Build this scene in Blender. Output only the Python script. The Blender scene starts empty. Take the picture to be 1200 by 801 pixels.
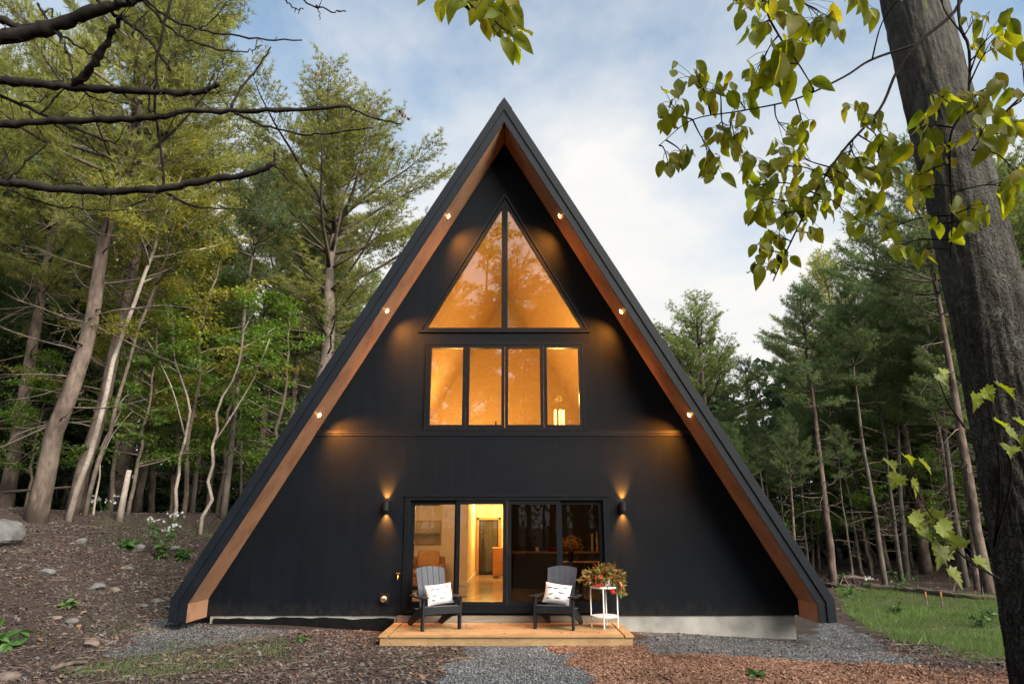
import bpy, bmesh, math, random
import numpy as np
from mathutils import Vector
from math import radians as R, sin, cos, pi, tan, atan2, sqrt

rng = np.random.default_rng(11)
random.seed(11)
C = bpy.context.scene.collection
scene = bpy.context.scene

# ------------------------------------------------------------------ camera
PITCH = R(15.0); CZ = 1.82; F = 800.0
cam_d = bpy.data.cameras.new("camera"); cam = bpy.data.objects.new("camera", cam_d); C.objects.link(cam)
cam_d.sensor_width = 36.0; cam_d.lens = 24.0; cam_d.clip_end = 2000; cam_d.clip_start = 0.05
cam.location = (0, 0, CZ); cam.rotation_euler = (R(90) + PITCH, 0, 0)
scene.camera = cam
CP, SP = cos(PITCH), sin(PITCH)

def ray(px, py):
    vx = (px - 600) / F; vy = (400.5 - py) / F
    return np.array([vx, CP - vy * SP, SP + vy * CP])
def P(px, py, Y):
    d = ray(px, py); t = Y / d[1]
    return np.array([d[0] * t, Y, CZ + d[2] * t])
def PD(px, py, dep):
    return np.array([0, 0, CZ]) + ray(px, py) * dep
def proj(x, y, z):
    dep = y * CP + (z - CZ) * SP; up = (z - CZ) * CP - y * SP
    return 600 + F * x / dep, 400.5 - F * up / dep

# ------------------------------------------------------------------ noise in numpy
def _h(ix, iy, s):
    n = np.sin(ix * 127.1 + iy * 311.7 + s * 74.7) * 43758.5453
    return n - np.floor(n)
def vnoise(x, y, s=0):
    x = np.asarray(x, float); y = np.asarray(y, float)
    ix = np.floor(x); iy = np.floor(y); fx = x - ix; fy = y - iy
    fx = fx * fx * (3 - 2 * fx); fy = fy * fy * (3 - 2 * fy)
    a = _h(ix, iy, s); b = _h(ix + 1, iy, s); c = _h(ix, iy + 1, s); d = _h(ix + 1, iy + 1, s)
    return (a * (1 - fx) + b * fx) * (1 - fy) + (c * (1 - fx) + d * fx) * fy
def fbm(x, y, s=0, o=4):
    v = 0; a = .5
    for i in range(o):
        v = v + a * (vnoise(x, y, s + i) - .5); x = np.asarray(x) * 2.03; y = np.asarray(y) * 2.03; a *= .5
    return v
def sstep(t):
    t = np.clip(t, 0, 1); return t * t * (3 - 2 * t)

def H(x, y):
    x = np.asarray(x, float); y = np.asarray(y, float)
    side = np.clip((-x - 5.4) / 2.0, 0, 1)
    u = np.clip(-x - 5.6, 0, None) + .28 * (y - 12) * side
    z = 2.05 * sstep(u / 7.6)
    z = z + .13 * sstep((-x - 1.8) / 3.0) * sstep((y - 10) / 2.5)
    z = z - .13 * sstep((x - 1.8) / 3.5) * sstep((y - 9.5) / 3) - .16 * sstep((x - 5) / 4) * sstep((y - 12) / 6)
    far = sstep((np.hypot(x, y - 12) - 5) / 6)
    nearhouse = ((np.abs(x + .16) < 6.2) & (y > 10.8) & (y < 24)) * 1.0
    z = z + fbm(x * .5, y * .5, 3) * .22 * far + fbm(x * 2.3, y * 2.3, 7, 3) * .05 * (1 - .6 * nearhouse)
    inside = (np.abs(x + .16) < 4.9) & (y > 13.25) & (y < 22.8)
    z = np.where(inside, np.minimum(z, -.1), z)
    deck = (x > -2.1) & (x < 1.95) & (y > 11.5) & (y < 13.1)
    z = np.where(deck, np.minimum(z, .0), z)
    return z
def h1(x, y): return float(H(np.array([x]), np.array([y]))[0])
def G(px, py):
    d = ray(px, py); t0 = 3.0
    for t in np.arange(3.0, 70, .05):
        q = np.array([0, 0, CZ]) + d * t
        if q[2] < h1(q[0], q[1]): return np.array([q[0], q[1], h1(q[0], q[1])])
    return np.array([0, 0, CZ]) + d * 40

# ------------------------------------------------------------------ mesh builder
class MB:
    def __init__(s): s.v = []; s.n = 0; s.f = []
    def add(s, v, f, m=0):
        v = np.asarray(v, float).reshape(-1, 3)
        if isinstance(f, np.ndarray): groups = [f]
        else:
            by = {}
            for q in f: by.setdefault(len(q), []).append(q)
            groups = [np.array(g) for g in by.values()]
        for g in groups: s.f.append((g + s.n, m))
        s.v.append(v); s.n += len(v)
        return s
    def box(s, lo, hi, m=0, rz=0, org=(0, 0, 0), rx=0):
        x0, y0, z0 = lo; x1, y1, z1 = hi
        v = np.array([[x0,y0,z0],[x1,y0,z0],[x1,y1,z0],[x0,y1,z0],[x0,y0,z1],[x1,y0,z1],[x1,y1,z1],[x0,y1,z1]], float)
        if rx:
            c, n = cos(rx), sin(rx); v = np.stack([v[:,0], v[:,1]*c - v[:,2]*n, v[:,1]*n + v[:,2]*c], 1)
        if rz:
            c, n = cos(rz), sin(rz); v = np.stack([v[:,0]*c - v[:,1]*n, v[:,0]*n + v[:,1]*c, v[:,2]], 1)
        v = v + np.array(org)
        return s.add(v, np.array([[0,3,2,1],[4,5,6,7],[0,1,5,4],[1,2,6,5],[2,3,7,6],[3,0,4,7]]), m)
    def tube(s, pts, rad, n=6, m=0, cap=True):
        pts = np.asarray(pts, float); k = len(pts)
        rad = np.ones(k) * rad if np.isscalar(rad) else np.asarray(rad, float)
        T = np.gradient(pts, axis=0); T /= (np.linalg.norm(T, axis=1)[:, None] + 1e-9)
        a = np.array([0, 0, 1.0]) if abs(T[0][2]) < .9 else np.array([1.0, 0, 0])
        u = np.cross(T[0], a); u /= np.linalg.norm(u)
        th = np.arange(n) * 2 * pi / n; V = []
        for i in range(k):
            u = u - T[i] * np.dot(u, T[i]); u /= (np.linalg.norm(u) + 1e-9)
            w = np.cross(T[i], u)
            V.append(pts[i] + rad[i] * (np.cos(th)[:, None] * u + np.sin(th)[:, None] * w))
        V = np.concatenate(V)
        i = np.arange(k - 1)[:, None] * n; j = np.arange(n)[None, :]; j2 = (j + 1) % n
        f = np.stack([i + j, i + j2, i + n + j2, i + n + j], -1).reshape(-1, 4)
        s.add(V, f, m)
        if cap:
            for e, rev in ((0, True), (k - 1, False)):
                ring = list(range(e * n, e * n + n))
                s.f.append((np.array([ring[::-1] if rev else ring]) + s.n - len(V), m))
        return s
    def prism(s, poly, y0, y1, m=0):
        """poly: list of (x,z), extruded along y"""
        k = len(poly)
        v = [(x, y0, z) for x, z in poly] + [(x, y1, z) for x, z in poly]
        f = [list(range(k)), list(range(2 * k - 1, k - 1, -1))] + [[i, i + k, (i + 1) % k + k, (i + 1) % k] for i in range(k)]
        return s.add(v, f, m)
    def lathe(s, prof, n=16, org=(0, 0, 0), m=0):
        k = len(prof); th = np.arange(n) * 2 * pi / n
        V = np.concatenate([np.stack([r * np.cos(th), r * np.sin(th), np.full(n, z)], 1) for r, z in prof]) + np.array(org)
        i = np.arange(k - 1)[:, None] * n; j = np.arange(n)[None, :]; j2 = (j + 1) % n
        f = np.stack([i + j, i + j2, i + n + j2, i + n + j], -1).reshape(-1, 4)
        s.add(V, f, m)
        s.f.append((np.array([list(range(n))[::-1]]) + s.n - len(V), m)); s.f.append((np.array([list(range((k-1)*n, k*n))]) + s.n - len(V), m))
        return s
    def build(s, name, mats, parent=None, smooth=False, bevel=0, loc=None):
        me = bpy.data.meshes.new(name)
        if not isinstance(mats, (list, tuple)): mats = [mats]
        for m in mats: me.materials.append(m)
        V = np.concatenate(s.v)
        me.vertices.add(len(V)); me.vertices.foreach_set("co", V.ravel())
        idx = np.concatenate([f.ravel() for f, m in s.f]); tot = np.concatenate([np.full(len(f), f.shape[1]) for f, m in s.f])
        mi = np.concatenate([np.full(len(f), m) for f, m in s.f])
        me.loops.add(len(idx)); me.loops.foreach_set("vertex_index", idx.astype(np.int32))
        me.polygons.add(len(tot)); me.polygons.foreach_set("loop_start", np.concatenate([[0], np.cumsum(tot)[:-1]]).astype(np.int32))
        me.polygons.foreach_set("material_index", mi.astype(np.int32))
        me.polygons.foreach_set("use_smooth", np.full(len(tot), bool(smooth)))
        me.update(calc_edges=True)
        if bevel or not smooth:
            if len(tot) < 20000 and len(tot) > 0:
                bm = bmesh.new(); bm.from_mesh(me); bmesh.ops.recalc_face_normals(bm, faces=bm.faces)
                bm.to_mesh(me); bm.free()
        o = bpy.data.objects.new(name, me); C.objects.link(o)
        if parent is not None: o.parent = parent
        if loc is not None: o.location = loc
        if bevel:
            md = o.modifiers.new("bevel", 'BEVEL'); md.width = bevel; md.segments = 2; md.limit_method = 'ANGLE'
        return o

def tag(o, label=None, cat=None, group=None, kind=None):
    if label: o["label"] = label
    if cat: o["category"] = cat
    if group: o["group"] = group
    if kind: o["kind"] = kind
    return o
def thing(name, label, cat, loc=(0, 0, 0), rz=0, group=None):
    o = bpy.data.objects.new(name, None); C.objects.link(o); o.empty_display_size = .1
    o.location = [float(a) for a in loc]; o.rotation_euler = (0, 0, rz)
    return tag(o, label, cat, group)
def dup(root, loc, rz=0, sc=1, label=None, group=None, tilt=(0, 0)):
    r = root.copy(); C.objects.link(r); r.location = [float(a) for a in loc]; r.rotation_euler = (tilt[0], tilt[1], rz)
    r.scale = (sc, sc, sc) if np.isscalar(sc) else sc
    if label: r["label"] = label
    if group: r["group"] = group
    for ch in list(root.children):
        c = ch.copy(); C.objects.link(c); c.parent = r
        for g in list(ch.children):
            d = g.copy(); C.objects.link(d); d.parent = c
    return r

# ------------------------------------------------------------------ materials
def new_mat(name):
    m = bpy.data.materials.new(name); m.use_nodes = True
    nt = m.node_tree; b = nt.nodes["Principled BSDF"]
    return m, nt, b
def N(nt, t, **kw):
    n = nt.nodes.new(t)
    for k, v in kw.items():
        if k.startswith("i_"): n.inputs[k[2:]].default_value = v
        else: setattr(n, k, v)
    return n
def L(nt, a, b): nt.links.new(a, b)
def coords(nt, scale=(1, 1, 1), kind="Object", rot=(0, 0, 0)):
    tc = N(nt, "ShaderNodeTexCoord"); mp = N(nt, "ShaderNodeMapping"); mp.inputs["Scale"].default_value = scale; mp.inputs["Rotation"].default_value = rot
    L(nt, tc.outputs[kind], mp.inputs["Vector"]); return mp.outputs["Vector"]
def noise(nt, vec, scale, detail=4, rough=.55):
    n = N(nt, "ShaderNodeTexNoise"); n.inputs["Scale"].default_value = scale; n.inputs["Detail"].default_value = detail; n.inputs["Roughness"].default_value = rough
    L(nt, vec, n.inputs["Vector"]); return n.outputs["Fac"]
def ramp(nt, fac, stops):
    r = N(nt, "ShaderNodeValToRGB"); el = r.color_ramp.elements
    while len(el) > 1: el.remove(el[0])
    el[0].position = stops[0][0]; el[0].color = (*stops[0][1], 1) if len(stops[0][1]) == 3 else stops[0][1]
    for p, c in stops[1:]:
        e = el.new(p); e.color = (*c, 1) if len(c) == 3 else c
    L(nt, fac, r.inputs["Fac"]); return r.outputs["Color"]
def mixc(nt, fac, a, b, mode='MIX'):
    x = N(nt, "ShaderNodeMix", data_type='RGBA', blend_type=mode)
    for sock, val in ((x.inputs[0], fac), (x.inputs[6], a), (x.inputs[7], b)):
        if hasattr(val, "is_linked") or hasattr(val, "links"): L(nt, val, sock)
        else: sock.default_value = val if np.isscalar(val) else ((*val, 1) if len(val) == 3 else val)
    return x.outputs[2]
def bump(nt, b, h, strength=.3, dist=.01):
    n = N(nt, "ShaderNodeBump"); n.inputs["Strength"].default_value = strength; n.inputs["Distance"].default_value = dist
    L(nt, h, n.inputs["Height"]); L(nt, n.outputs["Normal"], b.inputs["Normal"])

def simple(name, col, rough=.6, metal=0, var=.25, scale=8, bmp=.15, stretch=(1, 1, 1), spec=.5):
    m, nt, b = new_mat(name)
    v = coords(nt, stretch); f = noise(nt, v, scale, 5)
    lo = tuple(c * (1 - var) for c in col); hi = tuple(min(1, c * (1 + var)) for c in col)
    L(nt, ramp(nt, f, [(.3, lo), (.7, hi)]), b.inputs["Base Color"])
    b.inputs["Roughness"].default_value = rough; b.inputs["Metallic"].default_value = metal
    b.inputs["Specular IOR Level"].default_value = spec
    if bmp: bump(nt, b, noise(nt, v, scale * 5, 4), bmp, .01)
    return m
def wood(name, c0, c1, stretch, scale=3, rough=.55, knots=True, bmp=.2, kind="Object"):
    m, nt, b = new_mat(name)
    v = coords(nt, stretch, kind); f = noise(nt, v, scale, 6, .6)
    f2 = noise(nt, v, scale * 4, 3)
    col = ramp(nt, f, [(.25, c0), (.75, c1)])
    col = mixc(nt, .25, col, ramp(nt, f2, [(.35, tuple(a * .5 for a in c0)), (.65, c1)]))
    if knots:
        v2 = coords(nt, tuple(max(.6, s * .35) for s in stretch), kind)
        vo = N(nt, "ShaderNodeTexVoronoi"); vo.inputs["Scale"].default_value = 2.3; L(nt, v2, vo.inputs["Vector"])
        k = ramp(nt, vo.outputs["Distance"], [(.03, (1, 1, 1)), (.075, (0, 0, 0))])
        col = mixc(nt, k, col, tuple(a * .35 for a in c0))
    L(nt, col, b.inputs["Base Color"]); b.inputs["Roughness"].default_value = rough
    bump(nt, b, f2, bmp, .004)
    return m
def leafmat(name, cols, trans=.4, rough=.5, objvar=.3, spec=.35):
    """cols: list of colours spread over leaves; translucent so that light comes through"""
    m, nt, b = new_mat(name)
    geo = N(nt, "ShaderNodeNewGeometry"); oi = N(nt, "ShaderNodeObjectInfo")
    st = [(i / max(1, len(cols) - 1), c) for i, c in enumerate(cols)]
    col = ramp(nt, geo.outputs["Random Per Island"], st)
    v = coords(nt, (1, 1, 1)); f = noise(nt, v, .7, 3)
    mul = N(nt, "ShaderNodeMapRange"); L(nt, f, mul.inputs[0]); mul.inputs[1].default_value = .3; mul.inputs[2].default_value = .7; mul.inputs[3].default_value = .7; mul.inputs[4].default_value = 1.3
    mo = N(nt, "ShaderNodeMapRange"); L(nt, oi.outputs["Random"], mo.inputs[0]); mo.inputs[3].default_value = 1 - objvar; mo.inputs[4].default_value = 1 + objvar
    mm = N(nt, "ShaderNodeMath", operation='MULTIPLY'); L(nt, mul.outputs[0], mm.inputs[0]); L(nt, mo.outputs[0], mm.inputs[1])
    sc = N(nt, "ShaderNodeVectorMath", operation='SCALE'); L(nt, col, sc.inputs[0]); L(nt, mm.outputs[0], sc.inputs["Scale"])
    L(nt, sc.outputs[0], b.inputs["Base Color"]); b.inputs["Roughness"].default_value = rough; b.inputs["Specular IOR Level"].default_value = spec
    tr = N(nt, "ShaderNodeBsdfTranslucent")
    hs = N(nt, "ShaderNodeHueSaturation"); hs.inputs["Saturation"].default_value = 1.1; hs.inputs["Value"].default_value = 1.9; hs.inputs["Hue"].default_value = .485
    L(nt, sc.outputs[0], hs.inputs["Color"]); L(nt, hs.outputs[0], tr.inputs["Color"])
    mx = N(nt, "ShaderNodeMixShader"); mx.inputs[0].default_value = trans
    L(nt, b.outputs[0], mx.inputs[1]); L(nt, tr.outputs[0], mx.inputs[2])
    L(nt, mx.outputs[0], nt.nodes["Material Output"].inputs["Surface"])
    return m
def barkmat(name, c0, c1, scale=6, stretch=(1, 1, .25), bmp=.8, dist=.02, c2=None):
    m, nt, b = new_mat(name)
    v = coords(nt, stretch); f = noise(nt, v, scale, 6, .65); f2 = noise(nt, coords(nt, (1, 1, .7)), 1.7, 4)
    col = ramp(nt, f, [(.3, c0), (.7, c1)])
    col = mixc(nt, ramp(nt, f2, [(.42, (0, 0, 0)), (.62, (.8, .8, .8))]), col, c2 or tuple(a * .6 for a in c0))
    L(nt, col, b.inputs["Base Color"]); b.inputs["Roughness"].default_value = .9; b.inputs["Specular IOR Level"].default_value = .2
    bump(nt, b, f, bmp, dist)
    return m
def glassmat(name, refl=1.0, ior=1.75, tint=(1, 1, 1)):
    m = bpy.data.materials.new(name); m.use_nodes = True; nt = m.node_tree
    nt.nodes.remove(nt.nodes["Principled BSDF"])
    t = N(nt, "ShaderNodeBsdfTransparent"); t.inputs["Color"].default_value = (*tint, 1)
    g = N(nt, "ShaderNodeBsdfGlossy"); g.inputs["Roughness"].default_value = 0.005
    fr = N(nt, "ShaderNodeFresnel"); fr.inputs["IOR"].default_value = ior
    # faint waviness of the pane
    bp = N(nt, "ShaderNodeBump"); bp.inputs["Strength"].default_value = .02; bp.inputs["Distance"].default_value = .01
    L(nt, noise(nt, coords(nt), 1.5, 1), bp.inputs["Height"]); L(nt, bp.outputs[0], g.inputs["Normal"])
    mu = N(nt, "ShaderNodeMath", operation='MULTIPLY'); mu.inputs[1].default_value = refl; L(nt, fr.outputs[0], mu.inputs[0])
    mx = N(nt, "ShaderNodeMixShader"); L(nt, mu.outputs[0], mx.inputs[0]); L(nt, t.outputs[0], mx.inputs[1]); L(nt, g.outputs[0], mx.inputs[2])
    L(nt, mx.outputs[0], nt.nodes["Material Output"].inputs["Surface"])
    return m
def emit(name, col, s):
    m, nt, b = new_mat(name)
    b.inputs["Base Color"].default_value = (.8, .8, .8, 1); b.inputs["Emission Color"].default_value = (*col, 1); b.inputs["Emission Strength"].default_value = s
    return m

WARM = (1.0, .32, .045)
M = {}
# dark stained board wall
m, nt, b = new_mat("black_stained_board")
v = coords(nt, (3.2, 3.2, .16)); f = noise(nt, v, 4, 6, .6)
v2 = coords(nt, (1, 1, 1)); f2 = noise(nt, v2, .9, 4)
col = ramp(nt, f, [(.3, (.0024, .0038, .0062)), (.72, (.0041, .0060, .0092))])
col = mixc(nt, ramp(nt, f2, [(.35, (0, 0, 0)), (.75, (.55, .55, .55))]), col, (.0064, .0088, .0125))
vo = N(nt, "ShaderNodeTexVoronoi"); vo.inputs["Scale"].default_value = 1.5; L(nt, coords(nt, (1, 1, .75)), vo.inputs["Vector"])
col = mixc(nt, ramp(nt, vo.outputs["Distance"], [(.02, (1, 1, 1)), (.05, (0, 0, 0))]), col, (.006, .006, .008))
# vertical joints of the boards
sx = N(nt, "ShaderNodeSeparateXYZ"); tc = N(nt, "ShaderNodeTexCoord"); L(nt, tc.outputs["Object"], sx.inputs[0])
md = N(nt, "ShaderNodeMath", operation='PINGPONG'); md.inputs[1].default_value = .1525; L(nt, sx.outputs["X"], md.inputs[0])
jn = ramp(nt, md.outputs[0], [(.004, (0, 0, 0)), (.011, (1, 1, 1))])
col = mixc(nt, .12, col, mixc(nt, 1.0, col, jn, 'MULTIPLY'))
mz = N(nt, "ShaderNodeMapRange"); L(nt, sx.outputs["Z"], mz.inputs[0]); mz.inputs[1].default_value = .25; mz.inputs[2].default_value = .75; mz.inputs[3].default_value = .30; mz.inputs[4].default_value = -.12
ms = N(nt, "ShaderNodeMath", operation='ADD'); L(nt, mz.outputs[0], ms.inputs[0]); L(nt, noise(nt, coords(nt, (1, 1, .6)), 7, 6, .7), ms.inputs[1])
col = mixc(nt, ramp(nt, ms.outputs[0], [(.58, (0, 0, 0)), (.85, (.32, .32, .32))]), col, (.030, .026, .023))
L(nt, col, b.inputs["Base Color"]); b.inputs["Roughness"].default_value = .55; b.inputs["Specular IOR Level"].default_value = .08
hh = N(nt, "ShaderNodeMath", operation='MULTIPLY_ADD'); L(nt, jn, hh.inputs[0]); hh.inputs[1].default_value = .35; L(nt, f, hh.inputs[2])
bump(nt, b, hh.outputs[0], .22, .005)
M['wall'] = m
M['black_metal'] = simple("black_metal", (.009, .010, .013), .4, 0, .2, 6, .05, (1, 1, 1), .2)
M['fascia'] = simple("fascia_metal", (.0058, .0082, .0128), .42, 0, .25, 3, .08, (1, 1, 1), .22)
M['roof'] = simple("roof_metal", (.020, .023, .029), .4, .1, .2, 3, .05)
M['soffit'] = wood("cedar_soffit", (.20, .112, .068), (.34, .20, .128), (3.0, 9.0, .22), 3.5, .5)
# soffit grain follows the slope: the grain coordinate is stretched along x and z alike
M['concrete'] = simple("concrete", (.26, .255, .24), .85, 0, .3, 2.5, .4)
M['shade_strip'] = simple("black_shade", (.006, .006, .007), .9, 0, .3, 4, .3, (1, 1, 1), .05)  # colour of the shadow along the left foundation
M['deck'] = wood("pine_deck", (.275, .17, .078), (.41, .27, .135), (.5, 5, 5), 4, .6)
M['deckside'] = wood("pine_deck_end", (.33, .20, .088), (.47, .305, .15), (5, .5, 5), 4, .6)
M['frame'] = simple("window_frame", (.005, .0064, .0088), .4, 0, .15, 8, .03, (1, 1, 1), .14)
M['glass'] = glassmat("window_glass", 1.3, 2.0)
M['doorglass'] = glassmat("door_glass", .8, 1.55)
M['screenglass'] = glassmat("screened_glass", .6, 1.55, (.42, .42, .42))
M['cream'] = simple("cream_plaster", (.70, .62, .50), .8, 0, .06, 3, .1)
M['charcoal'] = simple("charcoal_and_unlit_wall", (.03, .028, .028), .7, 0, .1, 3, .1)  # dark cabinets; on the right back wall it stands for missing light
M['pineboard'] = wood("pine_board_ceiling", (.50, .36, .20), (.62, .46, .27), (.6, .6, 6), 3, .5, False, .05)
M['floor1'] = simple("polished_concrete", (.30, .24, .18), .18, 0, .35, 1.4, .02)
M['sofa'] = simple("tan_leather", (.30, .13, .055), .55, 0, .2, 4, .3)
M['sofacush'] = simple("sand_cushion", (.42, .24, .11), .8, 0, .15, 8, .3)
M['oak'] = wood("oak", (.30, .16, .07), (.46, .28, .13), (5, .6, .6), 4, .45)
M['orangewood'] = wood("orange_wood", (.36, .15, .05), (.5, .24, .09), (.6, .6, 5), 4, .45)
M['white_paint'] = simple("white_paint", (.74, .74, .76), .45, 0, .06, 6, .05)
M['steel'] = simple("brushed_steel", (.50, .42, .36), .35, .3, .15, 12, .05)
M['brass'] = simple("brass", (.55, .30, .10), .3, 1, .15, 12, .05)
M['chair'] = wood("charcoal_resin", (.028, .036, .050), (.046, .058, .079), (2, 2, 2), 6, .5, False, .15)
M['chair_dark'] = wood("black_resin", (.007, .0085, .012), (.014, .017, .022), (2, 2, 2), 6, .45, False, .15)
M['linen'] = simple("white_linen", (.52, .52, .54), .9, 0, .06, 30, .4)
M['thread'] = simple("dark_thread", (.05, .05, .06), .9, 0, .2, 40, .3)
M['terracotta'] = simple("pot_glaze", (.35, .30, .26), .5, 0, .2, 5, .1)
M['vase'] = simple("vase_glaze", (.10, .04, .02), .4, 0, .3, 5, .1)
M['petal_cream'] = leafmat("cream_petals", [(.55, .38, .14), (.66, .5, .22), (.5, .32, .1)], .3)
M['petal_red'] = leafmat("red_petals", [(.45, .012, .012), (.62, .03, .02), (.5, .05, .015)], .25)
M['coleus'] = leafmat("coleus_leaves", [(.05, .09, .02), (.16, .10, .03), (.09, .15, .04), (.34, .16, .03), (.06, .11, .025), (.22, .06, .025), (.24, .25, .09), (.07, .12, .03)], .3)
M['lampglow'] = emit("spot_lens", (1, .48, .13), 30)
M['shadeglow'] = emit("lamp_shade_glow", (1, .60, .20), 1.1)
M['bulbglow'] = emit("ceiling_lamp_glow", (1, .75, .35), 8)
M['candle'] = simple("candle_wax", (.7, .55, .3), .6, 0, .05, 4, .05)
M['orange_tape'] = simple("orange_stake", (.26, .085, .03), .8, 0, .3, 6, .2)
M['bark_pine'] = barkmat("pine_bark", (.065, .048, .040), (.20, .155, .13), 9, (1, 1, .35), .9, .03)
M['bark_grey'] = barkmat("smooth_grey_bark", (.065, .055, .047), (.165, .145, .125), 8, (1, 1, .6), .4, .012)
M['bark_birch'] = barkmat("pale_bark", (.20, .165, .145), (.42, .37, .33), 14, (1, 1, 1.8), .5, .01, (.11, .085, .07))
m, nt, b = new_mat("near_bark")
v = coords(nt, (1, 1, .35)); f = noise(nt, v, 22, 8, .7); f2 = noise(nt, coords(nt, (1, 1, 1)), 3.5, 6, .65); f3 = noise(nt, coords(nt, (.8, .8, 3.5)), 12, 5, .6)
col = ramp(nt, f, [(.32, (.014, .0125, .012)), (.5, (.048, .044, .039)), (.7, (.105, .098, .087))])
col = mixc(nt, ramp(nt, f2, [(.40, (0, 0, 0)), (.55, (.75, .75, .75))]), col, mixc(nt, .5, col, (.115, .112, .103)))
col = mixc(nt, ramp(nt, f2, [(.36, (.8, .8, .8)), (.44, (0, 0, 0))]), col, (.026, .022, .02))
sz = N(nt, "ShaderNodeSeparateXYZ"); L(nt, coords(nt), sz.inputs[0])
old = N(nt, "ShaderNodeMapRange"); L(nt, sz.outputs["Z"], old.inputs[0]); old.inputs[1].default_value = 1.6; old.inputs[2].default_value = 3.0; old.inputs[3].default_value = .62; old.inputs[4].default_value = 0
fur = N(nt, "ShaderNodeMath", operation='MULTIPLY'); L(nt, old.outputs[0], fur.inputs[0]); L(nt, ramp(nt, noise(nt, coords(nt, (1, 1, .22)), 9, 7, .7), [(.38, (1, 1, 1)), (.62, (.25, .25, .25))]), fur.inputs[1])
col = mixc(nt, fur.outputs[0], col, (.034, .027, .024))
L(nt, col, b.inputs["Base Color"]); b.inputs["Roughness"].default_value = .92; b.inputs["Specular IOR Level"].default_value = .2
hs_ = N(nt, "ShaderNodeMath", operation='MULTIPLY_ADD'); L(nt, f3, hs_.inputs[0]); hs_.inputs[1].default_value = .18; L(nt, f, hs_.inputs[2])
bump(nt, b, hs_.outputs[0], 1.0, .02)
M['bark_near'] = m
M['bark_dead'] = barkmat("dead_branch_bark", (.012, .010, .009), (.035, .028, .024), 14, (1, 1, 1), .8, .012)
M['twig'] = simple("twig_bark", (.016, .012, .010), .9, 0, .3, 12, .3, (1, 1, 1), .08)
M['limb'] = barkmat("limb_bark", (.075, .06, .05), (.19, .15, .12), 9, (1, 1, 1), .6, .01)
M['needles'] = leafmat("pine_needles", [(.14, .17, .044), (.20, .215, .058), (.16, .185, .05), (.25, .24, .075), (.14, .17, .055)], .5)
M['needles_blue'] = leafmat("cool_pine_needles", [(.085, .135, .062), (.12, .175, .072), (.145, .19, .068), (.10, .15, .07)], .48)
M['cones'] = leafmat("rusty_cones", [(.17, .085, .05), (.25, .13, .08), (.20, .10, .065)], .15)
M['leaf_green'] = leafmat("understory_leaves", [(.065, .13, .024), (.11, .19, .032), (.085, .155, .028), (.15, .22, .04)], .42)
M['leaf_yellow'] = leafmat("yellowing_leaves", [(.15, .18, .030), (.23, .23, .045), (.18, .20, .04), (.25, .20, .05), (.13, .17, .03)], .42)
M['leaf_near'] = leafmat("near_leaves", [(.15, .205, .024), (.21, .25, .026), (.27, .285, .034), (.18, .23, .026), (.30, .265, .036), (.20, .24, .028), (.13, .18, .024)], .68, .5)
M['leaf_maple'] = leafmat("maple_leaves", [(.12, .165, .018), (.17, .20, .022), (.14, .18, .02)], .45)
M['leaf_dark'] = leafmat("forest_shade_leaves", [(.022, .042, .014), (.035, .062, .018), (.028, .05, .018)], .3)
M['grass'] = leafmat("grass_blades", [(.06, .12, .03), (.08, .15, .038), (.105, .17, .05), (.15, .16, .07), (.065, .13, .033)], .35)
M['weed'] = leafmat("weed_leaves", [(.045, .10, .03), (.07, .14, .035), (.05, .11, .04)], .35)
M['fallen'] = leafmat('fallen_leaves', [(.16, .10, .06), (.10, .06, .04), (.22, .15, .09), (.13, .07, .035), (.18, .14, .10)], .1, .8, 0)
M['petal_white'] = leafmat("white_petals", [(.62, .64, .66), (.72, .72, .72)], .3)
M['rock'] = simple("grey_rock", (.10, .097, .098), .9, 0, .45, 5, .8)
M['rock_tan'] = simple("tan_rock", (.15, .115, .10), .9, 0, .4, 5, .8)
M['gravel'] = leafmat("gravel_chips", [(.034, .037, .043), (.082, .087, .096), (.056, .06, .068), (.17, .175, .178), (.042, .045, .052)], .0, .85, 0)
M['chips'] = leafmat("wood_chips", [(.082, .040, .026), (.16, .082, .050), (.12, .058, .035), (.26, .155, .11), (.055, .030, .021), (.19, .095, .058)], .0, .9, 0)
M['mulch'] = leafmat("bark_mulch", [(.037, .025, .023), (.074, .051, .045), (.055, .038, .035), (.11, .082, .073), (.029, .021, .02), (.15, .124, .112)], .0, .9, 0)
M['deadwood'] = simple("dead_wood", (.115, .08, .066), .9, 0, .55, 9, .9, (1, 4, 4))
M['step'] = simple('weathered_step', (.20, .165, .13), .85, 0, .3, 3, .3, (.5, 4, 4))
M['needles_mid'] = leafmat("mid_pine_needles", [(.10, .145, .045), (.14, .18, .055), (.12, .16, .05), (.17, .20, .06)], .45)
for k_ in ('chair', 'chair_dark'): M[k_].node_tree.nodes["Principled BSDF"].inputs["Specular IOR Level"].default_value = .2

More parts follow.
